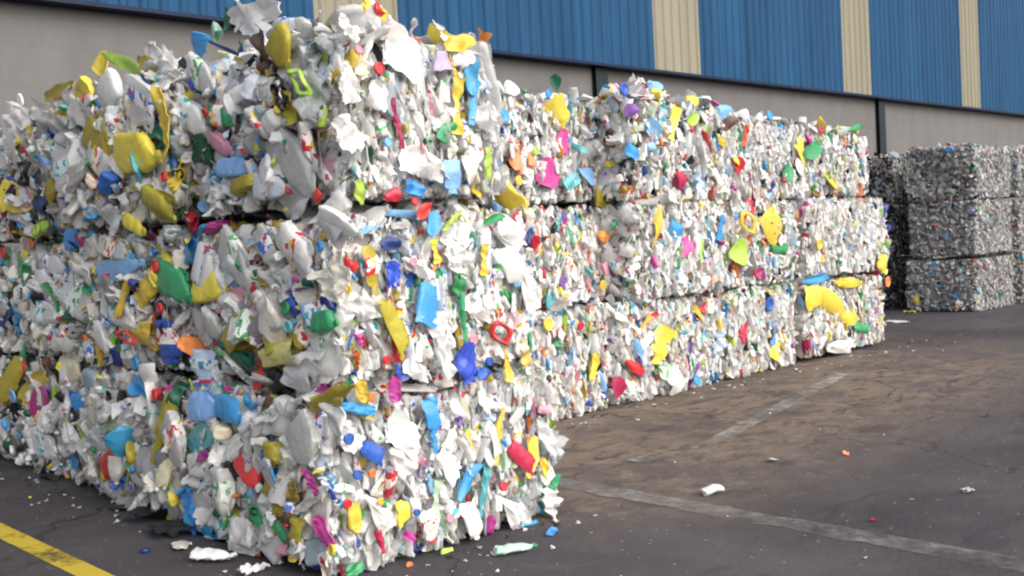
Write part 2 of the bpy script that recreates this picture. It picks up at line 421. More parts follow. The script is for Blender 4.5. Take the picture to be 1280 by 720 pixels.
    # ---- front face (edges)
    if nr:
        for layer, frac, smul in ((0, .38, 1.25), (1, .37, 1.0), (2, .25, .85)):
            P = strat(int(nr*frac), x0, x1, z0, z1); cols = picker(wr)(len(P))
            for (s, t), c in zip(P, cols):
                kd = kinds_l[rng.choice(9, p=pr_)]
                if layer == 0 and c not in ('white', 'milky', 'ivory', 'petwhite', 'petgrey', 'petdark'): c = 'white' if size > .8 else c
                Lh = np.clip(rng.lognormal(math.log(.18), .38), .06, .38)*smul*size
                W = Lh*rng.uniform(.4, .75); Th = rng.uniform(.022, .062)*size**.7
                if kd == 'strip': W = Lh*.2
                if kd == 'film': W = Lh*.9; Th *= 1.25
                if kd == 'cap': Lh = W = rng.uniform(.03, .05)*size; Th = .015
                if kd == 'cup': Lh *= .6; W = Lh
                broad = rng.random()
                if broad < (.34 if lod == 'hi' else .2):                      # turned: broad side to the front
                    w, tt, l = oriented(np.array([.35, -1.0, 0]), rng.normal()*.7, .3, ref); Th *= .8; Lh *= .85; W *= .8
                else:
                    w, tt, l = oriented(np.array([1.0, 0, 0]), rng.normal()*.36 if rng.random() < .82 else rng.uniform(0, 2*PI), .2, ref)
                hx, hz = (abs(l[0])*Lh+abs(w[0])*W+abs(tt[0])*Th)/2, (abs(l[2])*Lh+abs(w[2])*W)/2
                hy = (abs(l[1])*Lh+abs(w[1])*W+abs(tt[1])*Th)/2
                x = np.clip(x0+s*(x1-x0), x0+hx*.7, x1-hx*.7); z = np.clip(z0+t*(z1-z0), z0+hz*.95, max(z1-hz*.9, z0+hz*.96))
                bl = bulge*((1-abs(2*s-1)**3.5)*(1-abs(2*t-1)**3)-.35)
                dep = (.034, .012, -.008)[layer]+rng.uniform(-.02, .02)
                if key[0] in 'FS' and covers('R' if key[0] == 'F' else 'S', x, z, W*.1): dep += .05
                put(kd, frame(w*W, tt*Th, l*Lh), warp(np.array([x+loose(), y0-bl+dep*size**.5+hy*.82, z+loose()])), c, hz*hx*1.2 if layer else 0)
    # ---- top
    if nt:
        P = strat(nt, x0, x1, y0, y1)
        P[:nt//2, 0] *= .35; P[nt//4:nt//2+nt//5, 1] *= .3
        cols = picker(wl)(len(P))
        for (s, t), c in zip(P, cols):
            kd = kinds_l[rng.choice(9, p=pl)]
            Lh = np.clip(rng.lognormal(math.log(.19), .3), .08, .34)*size; W = Lh*rng.uniform(.4, .8); Th = rng.uniform(.03, .07)*size**.5
            if kd == 'strip': W = Lh*.16
            if kd == 'cap': Lh = W = .045; Th = .018
            tilt = rng.random()
            td = np.array([rng.normal()*.5, rng.normal()*.5, 1.0]) if tilt < .75 else np.array([1.0, .2, .2])
            w, tt, l = oriented(td, rng.uniform(0, 2*PI), .2, np.array([1.0, 0, 0]))
            hz = (abs(l[2])*Lh+abs(w[2])*W+abs(tt[2])*Th)/2
            put(kd, frame(w*W, tt*Th, l*Lh), warp(np.array([x0+.04+s*(x1-x0-.08), y0+.04+t*(y1-y0-.08), z1-.045+hz*.6+rng.uniform(-.02, .03)])), c, 0)
    order = sorted(range(len(parts)), key=lambda i: -parts[i][0])
    own = set(order[:npart])
    for i, (big, kd, pr, A, pos, body, cap, lb) in enumerate(parts):
        if i in own and big > 0:
            a = Acc(); a.add(pr, A, pos, body, cap, lb, zm); o = a.build(KIND_NAME[kd], root, pos)
        else:
            acc.add(pr, A, pos, body, cap, lb, zm)
    acc.build('pressed_scrap', root, tuple(root.location), 'stuff')
    # ---- baling wires, looped round the pressing direction
    for k in range(wires):
        yw = y0+(y1-y0)*(k+.5)/wires
        loop = []
        for a in np.linspace(0, 2*PI, 49):
            c, s = math.cos(a), math.sin(a)
            px = (x0+x1)/2+(x1-x0+.05)/2*math.copysign(abs(c)**.25, c); pz = (z0+z1)/2+(z1-z0-.012)/2*math.copysign(abs(s)**.25, s)
            loop.append((px, yw+.012*math.sin(a*5+k), max(pz, z0+.006)))
        tv, tt = tube(loop, .0034, 5)
        o = bpy.data.objects.new('baling_wire', np_mesh('baling_wire', np.array(tv)-np.array(root.location), tt, [WIRE], np.zeros(len(tt))))
        link(o, root)
    return root

def core_mat(name, lo, hi):
    m, nt, out = new_mat(name); L = nt.links.new
    g = node(nt, 'ShaderNodeNewGeometry'); v = node(nt, 'ShaderNodeTexVoronoi', i_Scale=26.0); L(g.outputs['Position'], v.inputs['Vector'])
    sp = node(nt, 'ShaderNodeSeparateColor'); L(v.outputs['Color'], sp.inputs[0])
    rp = ramp(nt, [(0, lo), (1, hi)]); L(sp.outputs[0], rp.inputs[0])
    b = node(nt, 'ShaderNodeBsdfPrincipled', i_Roughness=.6); L(rp.outputs[0], b.inputs['Base Color'])
    bp = node(nt, 'ShaderNodeBump', i_Strength=.8, i_Distance=.03); L(v.outputs['Distance'], bp.inputs['Height']); L(bp.outputs[0], b.inputs['Normal'])
    L(b.outputs[0], out.inputs[0]); return m
CORE = core_mat('pressed_core', (.04, .038, .037), (.32, .31, .30))  # dark tones put the shade of the gaps into the core colour
CORE_DARK = core_mat('pressed_core_grey', (.12, .12, .12), (.42, .42, .41))
WIRE, _nt, _o = new_mat('wire')
_b = node(_nt, 'ShaderNodeBsdfPrincipled', i_Roughness=.45, i_Metallic=.8); _b.inputs['Base Color'].default_value = (.22, .2, .18, 1); _nt.links.new(_b.outputs[0], _o.inputs[0])

# ------------------------------------------------------------------ single pieces that can be told apart, one line each:
# crop kind colour x1 y1 x2 y2 width (reading frames c1..c8 of the picture; every piece is put on the real face of its bale; the black strip only paints a dark gap)
CROPS = dict(c1=(0, 0, 2.4), c2=(380, 0, 2.5725), c3=(740, 80, 2.5725), c4=(0, 250, 2.4), c5=(380, 240, 2.5725), c6=(660, 240, 2.251), c7=(0, 460, 2.77), c8=(380, 460, 2.77))
PIECES = '''
c1 shard lime 312 158 458 232 34|c1 shard yellow 315 172 298 218 44|c1 shard mustard 138 296 222 256 44|c1 bottle yellow 264 252 226 312 40|c1 canister mustard 262 390 350 455 84
c1 canister yellow 352 462 474 452 118|c1 strip yellow 485 265 490 465 40|c1 shard yellow 515 318 585 278 32|c1 jug milky 425 245 408 395 92 blue|c1 bottle white 203 420 230 592 72 teal
c1 film milky 20 440 120 570 130|c1 ring black 66 486 78 552 42|c1 shard bottlegreen 622 415 598 505 66|c1 canister green 632 345 705 350 66 red|c1 bottle azure 606 102 598 172 44
c1 strip navy 630 118 742 182 17|c1 shard bottlegreen 672 18 692 88 38|c1 cup mint 640 82 655 112 36|c1 film brown 755 105 800 195 60|c1 canister mustard 828 108 872 182 76
c1 film clear 838 195 960 305 138|c1 ring lime 868 212 926 278 46|c1 strip yellow 817 210 823 315 34|c1 shard mustard 842 278 882 372 48|c1 jug white 525 305 622 385 76 teal
c1 cap red 603 338 628 338 26|c1 bottle pink 637 412 695 462 50|c1 jug skyblue 656 502 760 494 60|c1 cup azure 742 452 794 428 62|c1 canister mustard 730 532 736 584 62
c1 jug milky 800 385 962 572 96|c1 jug cool 768 562 865 556 78 blue|c1 shard white 878 552 892 655 88|c1 canister mustard 436 588 526 645 76|c1 strip mustard 398 548 525 604 34
c1 bottle yellow 376 658 440 692 48|c1 strip yellow 518 525 530 575 28|c1 cup red 546 638 584 672 38|c1 cap red 476 530 506 530 30|c1 shard navy 98 538 130 622 44
c1 canister mustard 148 556 162 614 48|c1 shard white 333 615 342 704 44|c1 cap white 42 300 80 300 38|c1 film milky 8 350 70 420 75|c1 jug milky 275 450 345 520 60 red|c1 bottle smoke 215 320 290 370 55
c1 shard white 690 60 830 30 70|c1 film white 700 40 800 100 90|c1 jug milky 570 190 650 260 80 green|c1 bottle lime 98 702 142 668 32|c1 jug milky 30 330 110 370 56|c1 jug milky 350 250 300 330 70
c1 film milky 570 420 640 560 90|c1 film smoke 90 340 200 400 80|c1 shard pink 790 310 810 380 45|c1 shard white 440 140 480 190 45|c1 shard white 485 170 495 210 28|c1 jug white 250 410 260 440 20 blue
c2 canister yellow 192 14 288 78 58 red|c2 shard yellow 452 152 548 128 54|c2 strip yellow 492 255 494 428 42|c2 strip yellow 476 175 492 262 20|c2 shard azure 548 205 542 305 54
c2 strip azure 566 185 532 392 28|c2 cup lilac 440 165 450 228 54|c2 shard green 432 442 490 406 54|c2 strip crimson 293 318 307 475 22|c2 cap red 222 220 260 220 38
c2 cap red 245 102 272 102 27|c2 cap pink 162 160 190 160 28|c2 jug white 325 478 448 596 108|c2 bottle skyblue 470 515 480 624 44|c2 shard lime 168 582 188 656 40
c2 cup red 262 638 308 622 44|c2 shard azure 332 588 384 624 48|c2 strip lime 590 476 596 575 24|c2 canister coral 672 482 708 550 56|c2 shard magenta 768 515 802 604 62
c2 canister yellow 798 315 842 424 56|c2 shard magenta 828 418 842 494 34|c2 cup azure 628 338 652 384 34|c2 strip teal 856 448 914 504 28|c2 shard teal 838 602 884 568 42
c2 shard skyblue 896 544 934 590 38|c2 canister skyblue 620 615 642 684 52|c2 cap red 342 648 370 648 26|c2 shard red 366 694 408 656 38|c2 canister mustard 936 632 1014 652 54
c2 shard bottlegreen 796 248 824 284 32|c2 cap azure 772 300 800 300 26|c2 cap yellow 676 580 706 580 30|c2 bottle cream 178 196 192 254 44|c2 cap skyblue 254 458 286 458 30
c2 cap lime 730 480 760 490 25|c2 film white 110 80 190 130 80|c2 jug white 260 130 400 250 120|c2 film white 100 380 190 480 90|c2 shard white 225 260 250 360 60|c2 jug white 120 200 150 330 60
c2 jug white 520 490 550 590 50|c2 film milky 560 340 610 440 70|c2 strip white 420 60 440 100 20|c2 bottle milky 480 190 540 200 40|c2 shard white 690 290 640 270 40
c3 cap blue 72 86 134 74 40|c3 cap yellow 46 80 74 80 30|c3 shard yellow 198 82 222 112 28|c3 shard skyblue 176 68 228 76 34|c3 shard purple 102 150 144 150 42
c3 strip yellow 272 140 248 238 28|c3 shard skyblue 178 186 218 244 38|c3 shard azure 112 252 148 304 38|c3 shard lime 306 192 344 162 34|c3 shard skyblue 392 148 454 162 48
c3 shard brown 418 202 462 182 38|c3 strip yellow 415 226 421 288 28|c3 strip red 490 196 491 264 20|c3 canister crimson 270 380 304 360 52|c3 cup yellow 302 114 338 122 32
c3 shard red 464 306 482 348 28|c3 shard yellow 460 300 476 322 20|c3 film paleblue 332 345 374 404 54|c3 strip yellow 672 246 663 338 38|c3 shard green 686 294 738 262 48
c3 shard green 616 368 644 332 38|c3 shard yellow 752 346 792 394 42|c3 cap azure 556 165 586 165 30|c3 cap crimson 722 210 748 210 26|c3 cap lime 778 210 804 210 24
c3 shard green 830 214 870 196 20|c3 strip yellow 232 466 188 574 38|c3 shard azure 248 516 288 554 52|c3 shard magenta 284 614 312 556 38|c3 strip lime 352 566 338 654 26
c3 canister mustard 96 604 176 656 84|c3 ring yellow 478 478 528 540 52|c3 canister yellow 558 476 598 574 52 teal|c3 shard lime 470 565 480 645 48|c3 cup green 578 584 624 592 42
c3 strip azure 412 486 412 564 22|c3 canister yellow 928 630 948 664 38|c3 cap orange 936 700 966 700 32|c3 cap crimson 514 670 548 670 36|c3 shard azure 688 696 764 686 34
c3 shard yellow 786 702 864 704 32|c3 cap yellow 714 580 750 580 34|c3 jug milky 40 190 80 260 70|c3 film white 140 60 170 100 40|c3 film white 250 410 280 440 40|c3 film cool 90 480 150 560 60
c4 canister azure 203 122 254 108 64|c4 jug skyblue 296 224 425 176 72|c4 jug green 472 212 575 278 84|c4 bottle yellow 420 305 470 220 52|c4 canister yellow 586 272 684 248 84
c4 film pink 626 305 756 288 88|c4 canister mustard 686 436 748 336 64|c4 cup yellow 402 402 464 410 84|c4 shard bottlegreen 196 355 294 366 54|c4 bottle blue 504 358 516 488 58 red
c4 cap red 448 200 482 200 36|c4 cap red 464 325 496 325 30|c4 cup azure 554 172 582 148 62|c4 jug white 596 182 644 236 92 blue|c4 ring red 352 398 404 424 34
c4 bottle white 292 396 338 434 62|c4 canister bottlegreen 686 476 770 494 64|c4 cup lemon 784 474 888 446 96|c4 shard red 773 486 781 566 34|c4 film black 806 545 856 566 68
c4 cup white 846 526 946 542 88|c4 canister green 942 368 1010 358 64|c4 cap green 838 325 874 325 38|c4 cap teal 848 380 884 380 36|c4 cap azure 944 140 974 140 30
c4 bottle paleblue 612 450 616 548 54 teal|c4 canister mustard 28 505 52 566 84|c4 shard yellow 66 606 134 536 54|c4 shard magenta 86 668 144 566 54
c4 cap skyblue 18 588 58 588 40|c4 shard magenta 386 634 436 606 38|c4 shard azure 396 548 434 564 54|c4 cap azure 386 490 426 490 40|c4 canister cream 186 486 246 524 64
c4 canister bluegrey 262 538 304 554 64|c4 cup red 454 580 492 580 36|c4 strip mustard 478 705 502 596 34|c4 shard mustard 926 604 1026 598 48|c4 cup white 958 50 1028 118 66
c4 strip azure 55 306 56 404 24|c4 shard navy 12 296 28 376 40|c4 cap red 0 160 18 160 34|c4 cap lime 92 90 128 90 34|c4 cap orange 80 130 108 130 30|c4 bottle azure 692 370 726 366 36
c4 strip purple 858 270 924 270 17|c4 jug white 198 246 296 346 78 green|c4 jug white 316 306 414 376 74 teal|c4 bottle white 158 432 234 430 54|c4 canister white 846 106 944 216 96 red
c4 jug milky 668 116 764 256 88 green|c4 jug milky 618 346 664 396 64|c4 film milky 896 416 1022 548 120|c4 jug milky 110 180 200 200 60 blue|c4 film white 20 40 90 80 60|c4 jug milky 300 130 400 160 60 red
c4 film ivory 940 190 1030 260 90|c4 bottle white 440 490 450 570 40|c4 jug milky 100 330 180 350 70 teal|c4 bottle mustard 390 155 310 120 34|c4 film milky 780 210 850 330 90|c4 film smoke 560 340 620 400 80
c5 bottle mustard 208 176 226 330 50 red|c5 canister mustard 262 346 324 530 60|c5 shard yellow 178 606 192 676 34|c5 cup azure 404 296 388 430 82|c5 bottle blue 520 484 526 616 66
c5 shard blue 556 594 594 576 42|c5 cap blue 582 545 608 545 27|c5 shard navy 246 165 310 164 44|c5 shard blue 292 224 284 306 44|c5 shard azure 430 64 408 142 38
c5 strip skyblue 186 132 244 98 28|c5 strip lime 444 114 510 70 26|c5 shard green 582 98 640 74 28|c5 cup white 626 106 696 154 88|c5 strip yellow 413 154 432 226 28
c5 shard green 428 246 442 290 20|c5 strip yellow 578 170 580 266 30|c5 shard green 490 264 506 336 48|c5 strip green 509 326 521 486 18|c5 ring red 608 416 660 490 60
c5 strip yellow 662 474 648 606 34|c5 shard yellow 716 506 714 560 32|c5 cap yellow 766 425 806 425 42|c5 shard green 812 464 828 498 30|c5 cap red 876 430 904 430 27
c5 strip yellow 924 524 932 596 28|c5 cap pink 528 475 562 475 32|c5 cap red 252 540 280 540 27|c5 cap pink 336 225 364 225 27|c5 shard magenta 290 594 291 676 34
c5 cup orange 196 660 228 660 32|c5 strip blue 309 554 317 606 32|c5 canister mustard 26 694 156 614 50|c5 shard azure 126 690 226 706 38|c5 strip azure 412 660 416 730 36
c5 shard teal 802 296 788 376 44|c5 strip green 850 104 856 196 28|c5 cap purple 816 290 854 290 38|c5 shard orange 958 126 974 160 32|c5 cap yellow 946 300 976 300 30
c5 film white 336 190 404 296 66|c5 canister white 436 176 526 246 86 red|c5 strip black 428 634 494 632 14|c5 strip red 163 514 182 566 15|c5 jug white 330 540 400 620 70|c5 film white 380 360 470 470 90
c5 jug white 60 70 180 130 60|c5 bottle white 640 180 690 300 70|c5 film white 700 200 740 380 50|c5 film white 530 330 600 430 80|c5 jug milky 440 460 480 590 60|c5 film milky 160 330 230 420 80
c6 canister yellow 388 380 368 488 54|c6 strip orange 344 345 306 404 18|c6 shard red 330 360 368 342 20|c6 strip yellow 179 460 186 526 28|c6 strip skyblue 315 414 316 496 26
c6 shard red 282 476 328 514 28|c6 shard crimson 248 526 262 576 34|c6 film palegreen 392 474 384 526 40|c6 cap blue 662 315 698 315 38|c6 canister yellow 800 264 801 336 40
c6 canister yellow 816 286 904 352 48 red|c6 shard yellow 884 348 926 356 46|c6 cup green 918 380 952 380 36|c6 shard azure 776 252 846 238 26|c6 strip yellow 876 256 940 254 28
c6 cup white 846 435 906 435 38|c6 shard yellow 694 424 701 476 28|c6 strip azure 684 364 686 426 26|c6 strip yellow 478 320 482 376 20|c6 shard red 494 312 496 342 20
c6 film paleblue 538 394 548 446 34|c6 cap azure 462 530 488 530 28|c6 film white 400 500 430 560 50|c6 strip ivory 250 350 320 390 24|c6 film white 270 540 310 570 40
c7 jug skyblue 664 132 758 128 108|c7 canister azure 758 128 836 154 76|c7 shard teal 642 268 756 214 86|c7 canister red 366 348 436 282 64|c7 shard yellow 424 304 436 396 44
c7 jug white 126 254 206 298 84 teal|c7 strip mustard 586 120 536 328 40|c7 film azure 640 412 690 618 88|c7 cup azure 700 560 746 566 54|c7 shard teal 536 356 574 436 48
c7 shard azure 232 320 276 330 44|c7 canister cream 306 366 356 384 54|c7 shard green 872 486 990 588 58|c7 shard mustard 938 384 972 508 46|c7 shard mustard 1004 396 1020 466 38
c7 bottle mustard 1030 522 1036 630 48|c7 shard mustard 774 488 856 534 44|c7 strip magenta 1074 352 1081 442 34|c7 shard magenta 1086 526 1156 616 42|c7 cap yellow 1132 630 1168 630 36
c7 canister mustard 944 254 952 346 44|c7 cap blue 902 295 930 295 27|c7 strip azure 774 394 782 476 28|c7 strip yellow 766 360 838 366 25|c7 bottle white 816 556 894 654 84
c7 jug white 690 650 806 656 66 teal|c7 cup pink 960 630 1000 630 38|c7 shard magenta 688 306 722 294 36|c7 shard white 744 336 836 254 66|c7 film palegreen 344 192 446 202 50
c7 shard magenta 440 166 506 116 34|c7 cap red 516 95 554 95 36|c7 bottle bluegrey 306 48 354 62 62|c7 strip skyblue 238 144 242 236 28|c7 film smoke 860 200 900 480 90|c7 jug milky 1030 180 1090 330 98
c7 film white 1010 470 1130 440 70|c7 film milky 900 130 990 250 100|c7 shard white 1120 130 1190 220 60|c7 jug milky 580 180 640 340 70 red|c7 jug milky 440 240 520 400 70 green|c7 film white 980 230 1010 320 60
c8 bottle azure 428 112 454 226 50|c8 strip azure 456 214 444 292 28|c8 strip yellow 694 142 652 330 30|c8 strip yellow 577 214 563 306 28|c8 film paleblue 626 164 670 172 30
c8 shard azure 604 334 536 456 52|c8 strip teal 633 324 624 512 34|c8 canister crimson 714 262 794 360 58|c8 strip orange 766 180 794 290 34|c8 shard yellow 804 240 778 378 34
c8 film clear 800 215 900 295 96|c8 shard yellow 828 314 836 376 26|c8 canister blue 206 264 274 326 64|c8 cap blue 136 245 174 245 38|c8 cap blue 168 370 202 370 33
c8 cap red 674 410 706 410 32|c8 cap red 134 470 166 470 32|c8 bottle yellow 168 472 182 568 46 red|c8 canister yellow 338 462 346 548 42|c8 cup green 270 470 300 470 28
c8 cap yellow 254 462 276 462 24|c8 shard magenta 348 566 384 596 34|c8 strip crimson 258 562 278 638 26|c8 strip palegreen 462 392 454 528 40|c8 cup lime 476 640 514 640 38
c8 cap pink 490 520 520 520 30|c8 cap blue 380 500 402 500 24|c8 cap orange 352 685 378 685 27|c8 shard green 146 704 206 686 44|c8 shard purple 534 168 546 204 26
c8 cap orange 220 365 250 365 28|c8 shard azure 750 550 806 536 28|c8 jug white 816 440 876 490 76|c8 canister white 336 260 376 360 96 teal|c8 strip brown 768 124 765 226 14|c8 cup pink 812 145 848 145 34
c8 jug white 290 190 420 300 110|c8 film white 480 280 540 380 80|c8 bottle white 560 470 600 590 60|c8 bottle white 420 500 450 600 60 red|c8 jug white 120 200 200 280 90|c8 film white 700 430 760 560 70
c8 film white 600 110 660 150 60|c8 film white 230 420 300 560 80|c8 canister white 500 120 560 200 70'''
SPOTS = dict(L=[], R=[], S=[])
def parse():
    for ln in [q.strip() for row in PIECES.strip().split('\n') for q in row.split('|') if q.strip()]:
        f = ln.split(); ox, oy, sc = CROPS[f[0]]
        x1, y1, x2, y2, wd = [float(v) for v in f[3:8]]
        p1 = np.array([ox+x1/sc, oy+y1/sc]); p2 = np.array([ox+x2/sc, oy+y2/sc]); w = wd/sc; c = (p1+p2)/2
        tier_x = 612 if c[1] < 258 else 672 if c[1] < 482 else 701
        plane = 'L' if c[0] < 432 else 'R' if c[0] < tier_x else 'S'
        yield f, p1, p2, w, c, plane
def at_plane(plane, p, q):
    return on_x(p[0], p[1], q) if plane == 'L' else on_y(p[0], p[1], q)
for f, p1, p2, w, c, plane in parse():
    q = dict(L=2.70, R=4.07, S=6.1)[plane]
    a, b = at_plane(plane, p1, q), at_plane(plane, p2, q); k = 1 if plane == 'L' else 0
    dist = np.linalg.norm(at_plane(plane, c, q)-CAM)
    SPOTS[plane].append((a[k], a[2], b[k], b[2], w*dist/F_PX*.5))
SPOTS = {k: np.array(v) for k, v in SPOTS.items()}
def covers(plane, u, z, rad):
    S = SPOTS[plane]; d = S[:, 2:4]-S[:, 0:2]; p = np.array([u, z])-S[:, 0:2]
    t = np.clip((p*d).sum(1)/((d*d).sum(1)+1e-9), 0, 1); e = np.hypot(*(p-d*t[:, None]).T)
    return bool((e < S[:, 4]+rad).any())

# ------------------------------------------------------------------ the bales
G1 = 'bales in the nearest stack'; G2 = 'bales along the left side of the block'; G3 = 'bales in the set back row'; G4 = 'grey bales by the far wall'
Z = [0.0, .905, 1.81, 2.71]
bale('F0', (2.70, 4.19, 4.12, 5.60, 0, .885), 'nearest white bale on the asphalt, crimson canister and cyan strip in its bright face', G1, W_FRONT_LEFT, W_NEAR, 'hi', 290, 950, 60, 95, npx=90, wires=4)
bale('F1', (2.80, 4.15, 4.12, 5.60, .925, 1.775), 'white bale with a bright blue pot and a red ring, middle of the nearest stack', G1, W_FRONT_LEFT, W_NEAR, 'hi', 290, 900, 60, 95, npx=90, wires=4)
bale('F2', (2.85, 3.93, 4.10, 5.60, 1.83, 2.67), 'loose white bale with yellow canister on its top edge, topmost of nearest stack', G1, W_FRONT_LEFT, W_NEAR, 'hi', 290, 760, 165, 95, npx=80, wires=4)
L1 = ['bale with a red canister, standing on the asphalt just left of the nearest stack',
      'middle bale with dark blue bottle and green jug, just left of the nearest stack',
      'top bale with big yellow canister and lime blade left of nearest stack']
L2 = ['bale on the asphalt at the left picture edge, with magenta and yellow flaps',
      'middle bale at the left picture edge, dark green flap low on it',
      'top tier bale at the left picture edge with a teal labelled white bottle']
L3 = ['end bale of the left side, on the ground, cut by the picture edge',
      'end bale of the left side, middle tier, cut by the picture edge',
      'end bale of the left side, top tier, cut by the picture edge']
LCOL = 0
for k in range(3):
    j = [(-.03, 0), (.02, .03), (.0, -.02)][k]
    bale(f'L1{k}', (2.72+j[0], 4.12, 5.67, 7.17, Z[k]+(.008 if k else 0), Z[k+1]-(.012 if k < 2 else {0: .03, 1: .03}[LCOL])), L1[k], G2, W_LEFT, W_LEFT, 'hi', 290, 0, 150 if k == 2 else 0, 95, wires=4)
LCOL = 1
for k in range(3):
    j = [(.03, 0), (.05, .03), (.03, -.02)][k]
    bale(f'L2{k}', (2.74+j[0], 4.14, 7.23, 8.72, Z[k]+(.008 if k else 0), Z[k+1]-(.012 if k < 2 else {0: .03, 1: .03}[LCOL])), L2[k], G2, W_LEFT, W_LEFT, 'hi', 300, 0, 130 if k == 2 else 0, 80, wires=4)
for k in range(3):
    bale(f'L3{k}', (2.78, 4.16, 8.78, 10.2, Z[k]+(.008 if k else 0), Z[k+1]-(.012 if k < 2 else .06)), L3[k], G2, W_LEFT, W_LEFT, 'lo', 260, 0, 60 if k == 2 else 0, 20)
SL = [['set back bale on the ground, half hidden behind the nearest stack',
       'set back middle bale with purple and green slivers, half hidden behind the nearest stack',
       'set back top bale with yellow canister, beside the nearest stack'],
      ['ground bale with yellow canister and orange strip, second in the set back row',
       'middle bale with mustard canister at its left edge, second in the set back row',
       'top bale with crimson lump and light blue flaps, second in the set back row'],
      ['ground bale with a dark blue cap, third in the set back row',
       'middle bale with yellow, lime and green flaps, third in the set back row',
       'top bale with green flap and tall yellow strip, third in the set back row'],
      ['far end bale on the ground with a band of yellow canisters and a blue arc',
       'far end bale in the middle tier, overhanging at its right end',
       'far end bale in the top tier, lime and green bits on top']]
XB = [[(5.25, 7.09), (5.4, 7.41), (5.4, 7.34)], [(7.2, 8.86), (7.48, 8.92), (7.40, 8.93)], [(8.97, 10.36), (9.05, 10.58), (9.09, 10.82)], [(10.48, 12.33), (10.70, 12.6), (10.93, 12.27)]]
ZS = [0, .95, 1.895, 2.73]
ZTOP = [2.88, 2.86, 2.77, 2.69]
for i in range(4):
    for k in range(3):
        xa, xb = XB[i][k]; sz = [1.0, 1.0, .95, .9][i]
        yo = [6.13, 6.13, 6.13, 6.16][i]+[0, .02, .03][k]+(.30 if (i == 0 and k) else -.10 if (i == 1 and k) else 0)+[[0, 0, 0], [.02, 0, 0], [.05, .07, .09], [-.03, .0, .04]][i][k]
        bale(f'S{i}{k}', (xa, xb, yo, yo+1.45, ZS[k]+(.015 if k else 0)+(.05 if (i, k) == (3, 0) else 0), ZTOP[i] if k == 2 else ZS[k+1]-.008), SL[i][k], G3, W_FAR, W_FAR, 'lo', 150 if i < 2 else 60, int([820, 820, 900, 980][i]*(xb-xa)/1.85), 150 if k == 2 else 20, 90, size=sz, npx=120 if i == 3 else 0)
GL = [['grey bale on the ground in the isolated far stack by the wall', 'middle grey bale of the isolated far stack by the wall', 'top grey bale with one yellow piece, isolated far stack by the wall'],
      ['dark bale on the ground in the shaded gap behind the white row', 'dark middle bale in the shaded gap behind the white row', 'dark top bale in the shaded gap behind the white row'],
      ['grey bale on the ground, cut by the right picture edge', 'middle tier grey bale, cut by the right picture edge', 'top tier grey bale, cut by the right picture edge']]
for i, (bx, wl, wr) in enumerate([((17.05, 18.62, 6.82, 8.0), W_GREY, W_PALE_LIT), ((17.5, 19.0, 8.42, 9.9), W_DARK_SHADE, W_DARK_SHADE), ((18.85, 20.4, 6.8, 8.0), W_GREY, W_GREY)]):
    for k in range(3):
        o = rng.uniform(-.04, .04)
        bale(f'G{i}{k}', (bx[0]+o, bx[1]+o, bx[2], bx[3], [0, .93, 1.86][k], ([.895, 1.825, 2.75] if i != 1 else [.928, 1.858, 2.75])[k]), GL[i][k], G4, wl, wr, 'lo', 520, 460, 80 if k == 2 else 0, 60, name='grey_bale', size=.56, bulge=.03)

